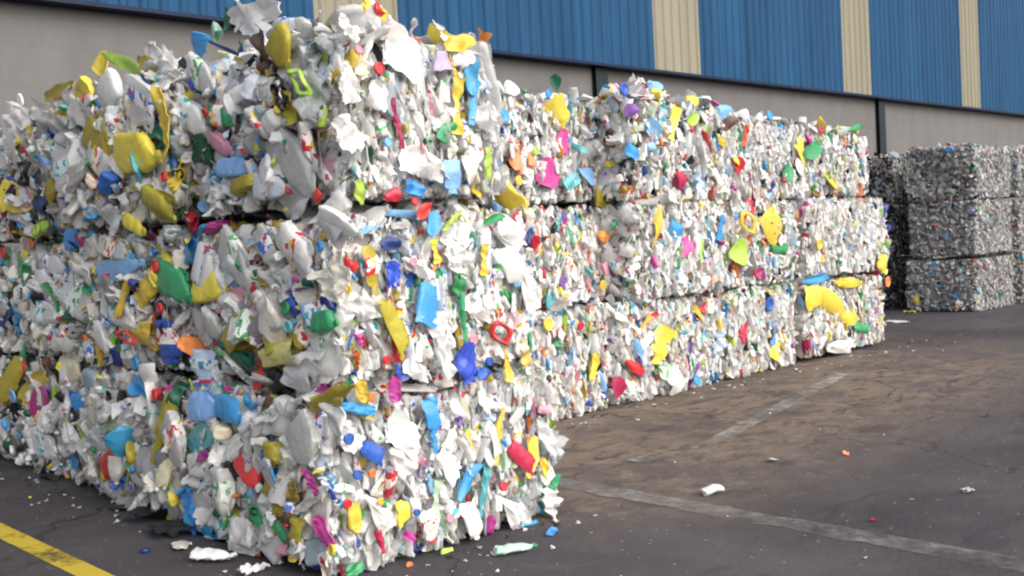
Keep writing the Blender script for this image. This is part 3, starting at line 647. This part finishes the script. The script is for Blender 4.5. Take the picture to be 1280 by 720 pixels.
def owner(plane, P):
    if plane == 'L':
        k = 'F' if P[1] < 5.63 else 'L1' if P[1] < 7.2 else 'L2' if P[1] < 8.75 else 'L3'
        t = 0 if P[2] < .9 else 1 if P[2] < 1.8 else 2
    elif plane == 'R':
        k = 'F'; t = 0 if P[2] < .9 else 1 if P[2] < 1.8 else 2
    else:
        t = 0 if P[2] < .94 else 1 if P[2] < 1.89 else 2
        k = 'S0' if P[0] < XB[0][t][1]+.03 else 'S1' if P[0] < XB[1][t][1]+.03 else 'S2' if P[0] < XB[2][t][1]+.03 else 'S3'
    return f'{k}{t}'
for f, p1, p2, w, c, plane in parse():
    kd, colr = f[1], f[2]
    lab = 'label_'+f[8] if len(f) > 8 else None
    def at(p, q):
        return on_x(p[0], p[1], q) if plane == 'L' else on_y(p[0], p[1], q)
    guess = at(c, dict(L=2.75, R=4.12, S=6.13)[plane])
    key = owner(plane, guess); root, bx, wp = BALES[key]
    out = (.04 if plane != 'S' else .025)+{'ring': .06, 'cap': .02}.get(kd, 0)  # the black and lime rings stand in for printed marks
    zt = guess[2]-bx[5]
    q = (bx[0] if plane == 'L' else bx[2])-out+warp_off(wp, bx, guess)[0 if plane == 'L' else 1]
    if zt > .0 and key[-1] == '2': q += .06+min(zt, .15)*.6; out = 0
    C0, A1, A2 = at(c, q), at(p1, q), at(p2, q)
    n = np.array([-1.0, 0, 0]) if plane == 'L' else np.array([0, -1.0, 0])
    lv = A2-A1; Lh = np.linalg.norm(lv); l = lv/Lh
    perp = np.array([-(p2-p1)[1], (p2-p1)[0]]); perp = perp/np.linalg.norm(perp)*w/2
    wv = at(c+perp, q)-at(c-perp, q); wv -= l*(wv@l); W = np.linalg.norm(wv); wn = wv/W
    if kd == 'cap': Lh = W = max(min(Lh, W), .03)
    jit = rng.normal(size=3)*.12
    t = unit(n+jit-l*((n+jit)@l)); wn = np.cross(t, l)
    Th = float(np.clip(W*.5, .025, .075)) if kd != 'cap' else .02
    if kd == 'film': Th = float(np.clip(W*.45, .04, .10))
    lib = HI if plane != 'S' else LO
    pool = lib[kd]
    if plane == 'R' and kd in ('bottle', 'jug', 'canister'): pool = pool[{'bottle': 10, 'jug': 8, 'canister': 6}[kd]-2:]
    if plane == 'R' and kd in ('jug', 'canister') and colr in ('white', 'milky'): kd = 'film'; pool = lib[kd]
    if plane == 'L' and kd in ('bottle', 'jug', 'canister'): pool = pool[:{'bottle': 10, 'jug': 8, 'canister': 6}[kd]]
    if kd in ('jug', 'bottle') and lab and plane == 'L': pool = pool[0::2]
    pr = pool[rng.integers(len(pool))]
    A = frame(wn*W*1.08, t*Th, l*Lh*1.06)
    zm = .003 if key.endswith('0') else None
    name = KIND_NAME[kd]
    V = pr.V@A.T
    if zm is not None: V[:, 2] = np.maximum(V[:, 2]+C0[2], zm)-C0[2]
    capc = ['white', 'azure', 'red', 'white', 'green'][rng.integers(5)] if colr in ('white', 'milky', 'cool', 'paleblue') else colr
    body = None
    for g, nm, mt in ((0, name, colr), (1, 'screw_cap', capc), (2, 'printed_label', lab or colr)):
        sel = pr.G == g if g else pr.G != 1
        if g == 2 and lab is None: continue
        T = pr.T[sel]
        if len(T) == 0: continue
        us, inv = np.unique(T, return_inverse=True)
        Vg = V[us]; Tg = inv.reshape(-1, 3)
        if g == 2:                                   # the label is a sleeve a little proud of the wall
            fn = np.cross(Vg[Tg[:, 1]]-Vg[Tg[:, 0]], Vg[Tg[:, 2]]-Vg[Tg[:, 0]]); vn = np.zeros_like(Vg)
            for q in range(3): np.add.at(vn, Tg[:, q], fn)
            vn /= np.linalg.norm(vn, axis=1, keepdims=True)+1e-12
            if (vn*(Vg-V.mean(0))).sum() < 0: vn = -vn
            Vg = Vg+vn*.003
        me = np_mesh(nm, Vg, Tg, [mt], np.zeros(len(T)))
        o = bpy.data.objects.new(nm, me); COL.objects.link(o)
        if g == 0:
            o.parent = root; o.location = Vector(C0)-root.location; body = o
            o['label'] = f"{COL_WORD.get(colr, colr)} {KIND_WORD[kd]}"  # the black strip stands for the shade of a gap
        else:
            o.parent = body

# ------------------------------------------------------------------ setting: ground
def plain_mesh(name, V, Fc, mats, mi=None, parent=None, smooth=False):
    me = bpy.data.meshes.new(name); me.from_pydata([tuple(v) for v in V], [], [tuple(f) for f in Fc])
    for m in mats: me.materials.append(m)
    if mi: me.polygons.foreach_set('material_index', mi)
    if smooth: me.polygons.foreach_set('use_smooth', [True]*len(Fc))
    me.update(); o = bpy.data.objects.new(name, me); link(o, parent); return o
def box_vf(b, V, Fc):
    x0, x1, y0, y1, z0, z1 = b; n = len(V)
    V += [(x0, y0, z0), (x1, y0, z0), (x1, y1, z0), (x0, y1, z0), (x0, y0, z1), (x1, y0, z1), (x1, y1, z1), (x0, y1, z1)]
    Fc += [(n, n+3, n+2, n+1), (n+4, n+5, n+6, n+7), (n, n+1, n+5, n+4), (n+1, n+2, n+6, n+5), (n+2, n+3, n+7, n+6), (n+3, n, n+4, n+7)]

def asphalt():
    m, nt, out = new_mat('asphalt'); L = nt.links.new
    g = node(nt, 'ShaderNodeNewGeometry'); P = g.outputs['Position']
    def noise(sc, det=5, ro=.6, dist=0, v=P):
        n = node(nt, 'ShaderNodeTexNoise', i_Scale=sc, i_Detail=det, i_Roughness=ro, i_Distortion=dist); L(v, n.inputs['Vector']); return n.outputs['Fac']
    def mixc(fac, a, b):
        n = node(nt, 'ShaderNodeMix', data_type='RGBA'); L(fac, n.inputs['Factor'])
        for s, v in (('A', a), ('B', b)):
            if isinstance(v, tuple): n.inputs[s].default_value = (*v, 1)
            else: L(v, n.inputs[s])
        return n.outputs['Result']
    def math_(op, a, b):
        n = node(nt, 'ShaderNodeMath', operation=op)
        for i, v in enumerate((a, b)):
            if isinstance(v, (int, float)): n.inputs[i].default_value = v
            else: L(v, n.inputs[i])
        return n.outputs[0]
    base = ramp(nt, [(.32, (.042, .038, .043)), (.68, (.086, .079, .084))]); L(noise(.55, 8, .62), base.inputs[0])
    c = base.outputs[0]
    # trodden earth and dust spread beside the bales
    sx = node(nt, 'ShaderNodeSeparateXYZ'); L(P, sx.inputs[0])
    def band(axis, lo0, lo1, hi0, hi1):
        a = node(nt, 'ShaderNodeMapRange', interpolation_type='SMOOTHSTEP', i_1=lo0, i_2=lo1); L(sx.outputs[axis], a.inputs[0])
        b = node(nt, 'ShaderNodeMapRange', interpolation_type='SMOOTHSTEP', i_1=hi0, i_2=hi1, i_3=1.0, i_4=0.0); L(sx.outputs[axis], b.inputs[0])
        return math_('MULTIPLY', a.outputs[0], b.outputs[0])
    area = math_('MULTIPLY', band(0, 3.6, 4.8, 9.5, 14.5), band(1, 2.6, 4.6, 9.0, 10.0))
    nn = ramp(nt, [(.27, (0, 0, 0)), (.52, (1, 1, 1))]); L(noise(1.3, 7, .66, .8), nn.inputs[0])
    dirt = math_('MULTIPLY', area, nn.outputs[0])
    dc = ramp(nt, [(.3, (.145, .108, .082)), (.7, (.23, .175, .132))]); L(noise(6, 5), dc.inputs[0])
    c = mixc(math_('MULTIPLY', dirt, .9), c, dc.outputs[0])
    # trodden clods and darker damp marks inside the dirt
    mq = node(nt, 'ShaderNodeMapping'); mq.inputs['Scale'].default_value = (1.0, 2.2, 1); mq.inputs['Rotation'].default_value = (0, 0, R(46)); L(P, mq.inputs['Vector'])
    cl = ramp(nt, [(.52, (0, 0, 0)), (.60, (.85, .85, .85))]); L(noise(3.4, 7, .68, .7, mq.outputs[0]), cl.inputs[0])
    c = mixc(math_('MULTIPLY', dirt, cl.outputs[0]), c, (.062, .052, .050))
    pl_ = ramp(nt, [(.56, (0, 0, 0)), (.66, (.8, .8, .8))]); L(noise(4.3, 6, .65, .4), pl_.inputs[0])
    c = mixc(math_('MULTIPLY', dirt, pl_.outputs[0]), c, (.24, .195, .16))
    # dust film in scattered drifts
    dn = ramp(nt, [(.52, (0, 0, 0)), (.72, (.6, .6, .6))]); L(noise(1.9, 8, .7, 1.2), dn.inputs[0]); c = mixc(dn.outputs[0], c, (.105, .094, .090))
    # oil and damp spots, stretched along the traffic
    mp = node(nt, 'ShaderNodeMapping'); mp.inputs['Scale'].default_value = (1.0, 2.6, 1); mp.inputs['Rotation'].default_value = (0, 0, R(42)); L(P, mp.inputs['Vector'])
    on = ramp(nt, [(.55, (0, 0, 0)), (.70, (.6, .6, .6))]); L(noise(1.1, 7, .66, .9, mp.outputs[0]), on.inputs[0]); c = mixc(on.outputs[0], c, (.030, .028, .032))
    # hairline cracks
    wv = node(nt, 'ShaderNodeTexNoise', i_Scale=1.4, i_Detail=5.0); L(P, wv.inputs['Vector'])
    va = node(nt, 'ShaderNodeVectorMath', operation='MULTIPLY_ADD'); L(wv.outputs['Color'], va.inputs[0]); va.inputs[1].default_value = (1.6, 1.6, 0); L(P, va.inputs[2])
    vc = node(nt, 'ShaderNodeTexVoronoi', feature='DISTANCE_TO_EDGE', i_Scale=.33); L(va.outputs[0], vc.inputs['Vector'])
    ck = ramp(nt, [(.0, (.7, .7, .7)), (.006, (0, 0, 0))]); L(vc.outputs['Distance'], ck.inputs[0]); c = mixc(ck.outputs[0], c, (.022, .02, .02))
    # pale grit
    gv = node(nt, 'ShaderNodeTexVoronoi', i_Scale=42.0); L(P, gv.inputs['Vector'])
    gs = node(nt, 'ShaderNodeSeparateColor'); L(gv.outputs['Color'], gs.inputs[0])
    gm = math_('MULTIPLY', math_('GREATER_THAN', gs.outputs[0], .975), math_('LESS_THAN', gv.outputs['Distance'], .28))
    c = mixc(gm, c, (.26, .25, .24))
    fine = noise(190, 2, .5); fr = ramp(nt, [(.3, (.55, .55, .55)), (.7, (1.5, 1.5, 1.5))]); L(fine, fr.inputs[0])
    mu = node(nt, 'ShaderNodeMix', data_type='RGBA'); mu.blend_type = 'MULTIPLY'; mu.inputs['Factor'].default_value = 1; L(c, mu.inputs['A']); L(fr.outputs[0], mu.inputs['B'])
    b = node(nt, 'ShaderNodeBsdfPrincipled', i_Roughness=.85); b.inputs['Specular IOR Level'].default_value = .18
    L(mu.outputs['Result'], b.inputs['Base Color'])
    bp = node(nt, 'ShaderNodeBump', i_Strength=.5, i_Distance=.012); L(math_('ADD', fine, math_('MULTIPLY', noise(22, 4), 1.9)), bp.inputs['Height']); L(bp.outputs[0], b.inputs['Normal'])
    L(b.outputs[0], out.inputs[0]); return m
go = plain_mesh('ground', [(-300, -300, 0), (400, -300, 0), (400, 400, 0), (-300, 400, 0)], [(0, 1, 2, 3)], [asphalt()]); go['kind'] = 'structure'

def paint(name, col, thr, soft, scale):
    m, nt, out = new_mat(name); L = nt.links.new
    g = node(nt, 'ShaderNodeNewGeometry'); n = node(nt, 'ShaderNodeTexNoise', i_Scale=scale, i_Detail=8.0, i_Roughness=.7); L(g.outputs['Position'], n.inputs['Vector'])
    n3 = node(nt, 'ShaderNodeTexNoise', i_Scale=scale*.18, i_Detail=2.0); L(g.outputs['Position'], n3.inputs['Vector'])
    ad = node(nt, 'ShaderNodeMath', operation='ADD'); L(n.outputs['Fac'], ad.inputs[0]); L(n3.outputs['Fac'], ad.inputs[1])
    r = ramp(nt, [(thr-soft, (0, 0, 0)), (thr+soft, (1, 1, 1))]); hf = node(nt, 'ShaderNodeMath', operation='MULTIPLY', i_1=.5); L(ad.outputs[0], hf.inputs[0]); L(hf.outputs[0], r.inputs[0])
    b = node(nt, 'ShaderNodeBsdfPrincipled', i_Roughness=.7); b.inputs['Base Color'].default_value = (*col, 1)
    t = node(nt, 'ShaderNodeBsdfTransparent'); ms = node(nt, 'ShaderNodeMixShader'); L(r.outputs[0], ms.inputs[0]); L(t.outputs[0], ms.inputs[1]); L(b.outputs[0], ms.inputs[2]); L(ms.outputs[0], out.inputs[0])
    return m
WP = paint('worn_white_paint', (.21, .195, .18), .50, .11, 9.0)
WP2 = paint('faint_white_paint', (.27, .245, .22), .505, .10, 8.0)
YP = paint('worn_yellow_paint', (.50, .37, .03), .43, .07, 11.0)
def stripe(name, a, b, w, m, z=.004, wear=.12):
    a, b = np.array(a), np.array(b); d = unit(b-a); n = np.array([-d[1], d[0]])*w/2
    N = int(np.linalg.norm(b-a)/.09); V, Fc = [], []
    for i in range(N+1):
        p = a+(b-a)*i/N; e = 1+rng.normal(size=2)*wear; V += [(*(p+n*e[0]), z), (*(p-n*e[1]), z)]
        if i: Fc.append((2*i-2, 2*i-1, 2*i+1, 2*i))
    o = plain_mesh(name, V, Fc, [m]); o['kind'] = 'structure'; return o
stripe('white_line', (4.72, 5.2), (4.86, -6), .19, WP)
stripe('white_line', (5.9, 4.42), (9.9, 5.40), .15, WP2)
stripe('white_line', (5.45, 4.62), (6.5, 4.50), .13, WP2, .008)
stripe('yellow_line', (1.88, 11.3), (2.06, -3), .13, YP, .004, .02)

# ------------------------------------------------------------------ setting: warehouse
def wall_mat():
    m, nt, out = new_mat('painted_blockwork'); L = nt.links.new
    g = node(nt, 'ShaderNodeNewGeometry'); mp = node(nt, 'ShaderNodeMapping'); mp.inputs['Rotation'].default_value = (R(90), 0, 0)
    L(g.outputs['Position'], mp.inputs['Vector'])
    sx = node(nt, 'ShaderNodeSeparateXYZ'); L(g.outputs['Position'], sx.inputs[0])
    cb = node(nt, 'ShaderNodeCombineXYZ'); L(sx.outputs[0], cb.inputs[0]); L(sx.outputs[2], cb.inputs[1])
    br = node(nt, 'ShaderNodeTexBrick', i_Scale=1.0); br.inputs['Brick Width'].default_value = .45; br.inputs['Row Height'].default_value = .225; br.inputs['Mortar Size'].default_value = .006
    br.inputs['Color1'].default_value = (.152, .148, .146, 1); br.inputs['Color2'].default_value = (.157, .152, .150, 1); br.inputs['Mortar'].default_value = (.147, .143, .142, 1)
    L(cb.outputs[0], br.inputs['Vector'])
    st = node(nt, 'ShaderNodeMapping'); st.inputs['Scale'].default_value = (.8, 1, .35); L(g.outputs['Position'], st.inputs['Vector'])
    n = node(nt, 'ShaderNodeTexNoise', i_Scale=2.0, i_Detail=7.0, i_Roughness=.65); L(st.outputs[0], n.inputs['Vector'])
    r = ramp(nt, [(.30, (.84, .84, .83)), (.70, (1.06, 1.05, 1.04))]); L(n.outputs['Fac'], r.inputs[0])
    mu = node(nt, 'ShaderNodeMix', data_type='RGBA'); mu.blend_type = 'MULTIPLY'; mu.inputs['Factor'].default_value = 1; L(br.outputs['Color'], mu.inputs['A']); L(r.outputs[0], mu.inputs['B'])
    # rust runs
    st2 = node(nt, 'ShaderNodeMapping'); st2.inputs['Scale'].default_value = (3.1, 1, .1); st2.inputs['Location'].default_value = (4, 0, 2); L(g.outputs['Position'], st2.inputs['Vector'])
    n2 = node(nt, 'ShaderNodeTexNoise', i_Scale=1.6, i_Detail=5.0, i_Roughness=.7); L(st2.outputs[0], n2.inputs['Vector'])
    r2 = ramp(nt, [(.62, (0, 0, 0)), (.78, (.40, .40, .40))]); L(n2.outputs['Fac'], r2.inputs[0])
    mr = node(nt, 'ShaderNodeMix', data_type='RGBA'); L(r2.outputs[0], mr.inputs['Factor']); L(mu.outputs['Result'], mr.inputs['A']); mr.inputs['B'].default_value = (.22, .15, .11, 1)
    b = node(nt, 'ShaderNodeBsdfPrincipled', i_Roughness=.9); b.inputs['Specular IOR Level'].default_value = .2; L(mr.outputs['Result'], b.inputs['Base Color'])
    nb = node(nt, 'ShaderNodeTexNoise', i_Scale=60.0, i_Detail=4.0); L(g.outputs['Position'], nb.inputs['Vector'])
    bp = node(nt, 'ShaderNodeBump', i_Strength=.12, i_Distance=.004); L(br.outputs['Fac'], bp.inputs['Height']); bp.invert = True
    bp2 = node(nt, 'ShaderNodeBump', i_Strength=.3, i_Distance=.01); L(nb.outputs['Fac'], bp2.inputs['Height']); L(bp.outputs[0], bp2.inputs['Normal']); L(bp2.outputs[0], b.inputs['Normal'])
    L(b.outputs[0], out.inputs[0]); return m
def sheet_mat(name, c1, c2, rough=.42):
    m, nt, out = new_mat(name); L = nt.links.new
    g = node(nt, 'ShaderNodeNewGeometry'); st = node(nt, 'ShaderNodeMapping'); st.inputs['Scale'].default_value = (3.4, 1, .22); L(g.outputs['Position'], st.inputs['Vector'])
    n = node(nt, 'ShaderNodeTexNoise', i_Scale=1.6, i_Detail=7.0, i_Roughness=.68); L(st.outputs[0], n.inputs['Vector'])
    sx = node(nt, 'ShaderNodeSeparateXYZ'); L(g.outputs['Position'], sx.inputs[0])
    fl = node(nt, 'ShaderNodeMath', operation='FLOOR'); L(sx.outputs[0], fl.inputs[0]); wn = node(nt, 'ShaderNodeTexWhiteNoise', noise_dimensions='1D'); L(fl.outputs[0], wn.inputs['W'])
    ma = node(nt, 'ShaderNodeMath', operation='MULTIPLY_ADD', i_1=.16); L(wn.outputs['Value'], ma.inputs[0]); L(n.outputs['Fac'], ma.inputs[2])
    r = ramp(nt, [(.36, c1), (.80, c2)]); L(ma.outputs[0], r.inputs[0])
    b = node(nt, 'ShaderNodeBsdfPrincipled', i_Roughness=rough); b.inputs['Specular IOR Level'].default_value = .15; L(r.outputs[0], b.inputs['Base Color'])
    L(b.outputs[0], out.inputs[0]); return m
M_WALL = wall_mat()
M_BLUE = sheet_mat('blue_sheet', (.007, .042, .100), (.016, .078, .172), .6); M_CREAM = sheet_mat('cream_sheet', (.20, .185, .135), (.26, .24, .18), .6)
M_NAVY = sheet_mat('navy_trim', (.006, .012, .035), (.010, .020, .055)); M_STEEL = sheet_mat('dark_steel', (.012, .02, .024), (.022, .032, .036)); M_ROOF = sheet_mat('roof_sheet', (.2, .2, .2), (.3, .3, .3))
WY = 11.92
wh = bpy.data.objects.new('warehouse', None); wh.location = (20, WY, 0); COL.objects.link(wh)
wh['label'] = 'long warehouse with blue ribbed cladding and cream strips above a grey block wall'; wh['category'] = 'building'
def wpart(name, boxes, m):
    V, Fc = [], []
    for b in boxes: box_vf(b, V, Fc)
    V = [(x-20, y-WY, z) for x, y, z in V]
    return plain_mesh(name, V, Fc, [m], parent=wh)
XA, XE = -14.0, 62.0
wpart('block_wall', [(XA, XE, WY, WY+.25, 0, 4.62)], M_WALL)
wpart('end_wall', [(XA, XA+.25, WY+.25, WY+22, 0, 9.0)], M_WALL); wpart('end_wall', [(XE-.25, XE, WY+.25, WY+22, 0, 9.0)], M_WALL)
wpart('roof', [(XA-.2, XE+.2, WY-.16, WY+22.2, 9.31, 9.42)], M_ROOF)
wpart('gutter', [(XA, XE, WY-.36, WY-.10, 9.06, 9.30)], M_NAVY)
wpart('drip_flashing', [(XA, XE, WY-.25, WY-.003, 4.515, 4.562)], M_NAVY)
for cx in (-6.6, 3.5, 13.70, 24.05, 34.2, 44.4, 54.6):
    wpart('steel_column', [(cx-.16, cx+.16, WY-.10, WY-.085, 0, 4.512), (cx-.16, cx+.16, WY-.03, WY-.004, 0, 4.512), (cx-.012, cx+.012, WY-.085, WY-.03, 0, 4.512)], M_STEEL)
def ribbed(name, xa, xb, m, yo=0.0):
    pitch = .25; prof = [(0, 0), (.10, 0), (.135, -.03), (.195, -.03), (.23, 0)]
    xs = []
    k = math.floor(xa/pitch)-1
    while k*pitch < xb:
        for dx, dy in prof:
            x = k*pitch+dx
            xs.append((x, dy))
        k += 1
    pts = [p for p in xs if xa < p[0] < xb]
    def ev(x):
        X = [p[0] for p in xs]; return float(np.interp(x, X, [p[1] for p in xs]))
    pts = [(xa, ev(xa))]+pts+[(xb, ev(xb))]
    V, Fc = [], []
    for x, dy in pts:
        for z in (4.566, 6.9, 9.2): V.append((x-20, -.20+dy+yo, z))
    for i in range(len(pts)-1):
        for j in range(2): Fc.append((3*i+j, 3*i+3+j, 3*i+4+j, 3*i+1+j))
    o = plain_mesh(name, V, Fc, [m], parent=wh)
    md = o.modifiers.new('thickness', 'SOLIDIFY'); md.thickness = .004; md.offset = 0
    return o
CR = [(-13.2, -11.8), (-6.15, -4.75), (.87, 2.28), (7.92, 9.34), (15.35, 16.75), (22.42, 23.78), (28.98, 30.32), (36.0, 37.4), (43.0, 44.4), (50.0, 51.4), (57.0, 58.4)]
prev = XA
CR = [(a*.982, b*.982) for a, b in CR]
for a, b in CR:
    ribbed('blue_cladding', prev, a-.002, M_BLUE); ribbed('cream_strip', a, b, M_CREAM, .003); prev = b+.002
ribbed('blue_cladding', prev, XE, M_BLUE)

# ------------------------------------------------------------------ litter on the ground
def litter(name, kd, colr, px, py, Lh, W, Th, ang, label, cat, cap=None, lab=None, size_lib=HI):
    P = on_ground(px, py); pool = size_lib[kd]; pr = pool[rng.integers(len(pool))]
    l = np.array([math.cos(ang), math.sin(ang), 0]); w = np.array([-l[1], l[0], 0]); t = np.array([0, 0, 1.0])
    A = frame(w*W, -t*Th, l*Lh); V = pr.V@A.T; V[:, 2] += -V[:, 2].min()+.002
    first = None
    for g, nm, mt in ((0, name, colr), (1, 'screw_cap', cap or colr)):
        sel = pr.G != 1 if g == 0 else pr.G == 1
        if g == 1 and not cap: continue
        if not cap: sel = pr.G >= 0
        T = pr.T[sel]
        if not len(T): continue
        us, inv = np.unique(T, return_inverse=True)
        o = bpy.data.objects.new(nm, np_mesh(nm, V[us], inv.reshape(-1, 3), [mt], np.zeros(len(T)))); COL.objects.link(o)
        if g == 0: o.location = P; o['label'] = label; o['category'] = cat; first = o
        else: o.parent = first
    return first
litter('discarded_bottle', 'bottle', 'mint', 645, 692, .235, .07, .055, R(-26), 'crushed mint bottle with a green cap lying in front of the nearest bale', 'bottle', cap='green')
litter('crumpled_cup', 'cup', 'white', 889, 618, .13, .10, .06, R(-20), 'crumpled white cup lying beside the worn white line', 'cup')
litter('loose_cap', 'cap', 'navy', 182, 691, .05, .05, .022, 0, 'small dark blue cap lying on the asphalt between yellow line and bales', 'cap')
litter('flat_lid', 'cup', 'ivory', 227, 686, .13, .1, .03, R(70), 'flat off white lid on the asphalt at the foot of the nearest bale', 'lid')
litter('discarded_bottle', 'bottle', 'white', 268, 702, .26, .11, .07, R(-60), 'flattened white bottle on the asphalt against the left foot of the nearest bale', 'bottle', cap='white')
litter('plastic_scrap', 'film', 'white', 317, 717, .15, .11, .05, R(20), 'crumpled white scrap on the asphalt at the bottom picture edge', 'scrap')
litter('black_bag', 'film', 'black', 196, 650, .42, .30, .09, R(100), 'black plastic bag lying against the bales left of the nearest stack', 'bag')
litter('black_bag', 'film', 'black', 212, 668, .34, .22, .07, R(80), 'smaller black plastic bag lying closest to the nearest bale', 'bag')
litter('black_scrap', 'shard', 'black', 150, 636, .25, .13, .03, R(95), 'black plastic scrap on the asphalt left of the two black bags', 'scrap')
litter('black_scrap', 'shard', 'black', 62, 598, .32, .12, .03, R(90), 'long black scrap on the asphalt at the far left foot of the bales', 'scrap')
litter('plastic_scrap', 'shard', 'white', 179, 636, .10, .06, .02, R(30), 'little white scrap lying on the black bag', 'scrap')
litter('plastic_scrap', 'shard', 'white', 965, 577, .09, .07, .03, R(0), 'small white scrap alone on the brown dirt of the yard', 'scrap')
litter('plastic_scrap', 'shard', 'coral', 1058, 569, .05, .04, .03, R(40), 'small coral red scrap right of the white scrap on dark asphalt', 'scrap')
litter('plastic_scrap', 'shard', 'brown', 1233, 521, .06, .05, .03, R(10), 'small brown scrap on the asphalt near the right picture edge', 'scrap')
litter('plastic_scrap', 'shard', 'crimson', 1091, 652, .035, .03, .02, R(80), 'tiny red scrap beside the worn white line', 'scrap')
litter('plastic_scrap', 'film', 'petwhite', 1210, 616, .07, .06, .03, R(80), 'tiny pale grey scrap on dark asphalt at the right', 'scrap')
litter('plastic_scrap', 'film', 'white', 1126, 403, .5, .22, .03, R(75), 'white sheet lying on the ground at the foot of the far end bale', 'scrap')
litter('plastic_scrap', 'shard', 'yellow', 1137, 391, .22, .1, .04, R(75), 'yellow scrap on the ground at the foot of the grey stack', 'scrap')
litter('plastic_scrap', 'shard', 'azure', 690, 668, .10, .05, .03, R(15), 'blue scrap on the asphalt at the right foot of the nearest bale', 'scrap')
# fine crumbs of plastic swept about the yard
acc = Acc(); cols = picker(dict(white=4, milky=5, ivory=4, yellow=.5, azure=.5, red=.4, pink=.4, dusty=10, brown=4, black=8))(250)
for i, c in enumerate(cols):
    if i < 110: x, y = rng.uniform(4.3, 13), 6.05-abs(rng.normal())*.28
    elif i < 150: x, y = 2.6-abs(rng.normal())*.12, rng.uniform(4.2, 9.5)
    elif i < 175: x, y = rng.uniform(2.7, 4.3), 4.02-abs(rng.normal())*.15
    else: x, y = rng.uniform(3, 15), rng.uniform(0, 6)
    s = rng.uniform(.012, .045) if i < 175 else rng.uniform(.008, .024)
    a = rng.uniform(0, 2*PI); l = np.array([math.cos(a), math.sin(a), 0]); w = np.array([-l[1], l[0], 0])
    pr = LO['shard'][rng.integers(len(LO['shard']))]
    acc.add(pr, frame(w*s*.7, np.array([0, 0, -s*.4]), l*s), np.array([x, y, s*.2+.002]), c)
o = acc.build('plastic_crumbs', None, (0, 0, 0), 'stuff'); o['label'] = 'fine plastic crumbs strewn over the yard asphalt'; o['category'] = 'litter'

# ------------------------------------------------------------------ camera, light
cd = bpy.data.cameras.new('camera'); cam = bpy.data.objects.new('camera', cd); COL.objects.link(cam)
M = Matrix(((_r[0], _u[0], -_fw[0], 0), (_r[1], _u[1], -_fw[1], 0), (_r[2], _u[2], -_fw[2], CAM_H), (0, 0, 0, 1)))
cam.matrix_world = M
cd.sensor_fit = 'HORIZONTAL'; cd.sensor_width = 36; cd.lens = 36*F_PX/1280; cd.clip_end = 2000; cd.clip_start = .05
scene.camera = cam

SUN_EL, SUN_DIR = R(36), unit(np.array([.10, -1.0, 0]))           # towards the sun, seen from above
w = bpy.data.worlds.new('World'); scene.world = w; w.use_nodes = True
nt = w.node_tree; nt.nodes.clear(); out = nt.nodes.new('ShaderNodeOutputWorld'); bg = nt.nodes.new('ShaderNodeBackground'); sky = nt.nodes.new('ShaderNodeTexSky')
sky.sky_type = 'NISHITA'; sky.sun_disc = False; sky.sun_elevation = SUN_EL; sky.sun_rotation = math.atan2(SUN_DIR[0], SUN_DIR[1])
sky.air_density = 1.0; sky.dust_density = 4.0; sky.ozone_density = 1.0
bg.inputs['Strength'].default_value = .15
hs = node(nt, 'ShaderNodeHueSaturation', i_Saturation=.5); nt.links.new(sky.outputs[0], hs.inputs['Color']); nt.links.new(hs.outputs[0], bg.inputs['Color']); nt.links.new(bg.outputs[0], out.inputs[0])
sd = bpy.data.lights.new('sun', 'SUN'); so = bpy.data.objects.new('sun', sd); COL.objects.link(so)
sd.energy = .8; sd.angle = R(80); sd.color = (1, .975, .95)
to = Vector((SUN_DIR[0]*math.cos(SUN_EL), SUN_DIR[1]*math.cos(SUN_EL), math.sin(SUN_EL)))
so.rotation_euler = to.to_track_quat('Z', 'Y').to_euler(); so.location = (10, -10, 20)

vs = scene.view_settings; vs.view_transform = 'Standard'; vs.look = 'None'; vs.gamma = 1; vs.use_curve_mapping = False; vs.exposure = 0.84
scene.render.engine = 'CYCLES'; scene.cycles.max_bounces = 9; scene.cycles.diffuse_bounces = 6; scene.cycles.transparent_max_bounces = 10; scene.cycles.use_denoising = True; scene.cycles.filter_width = 2.2
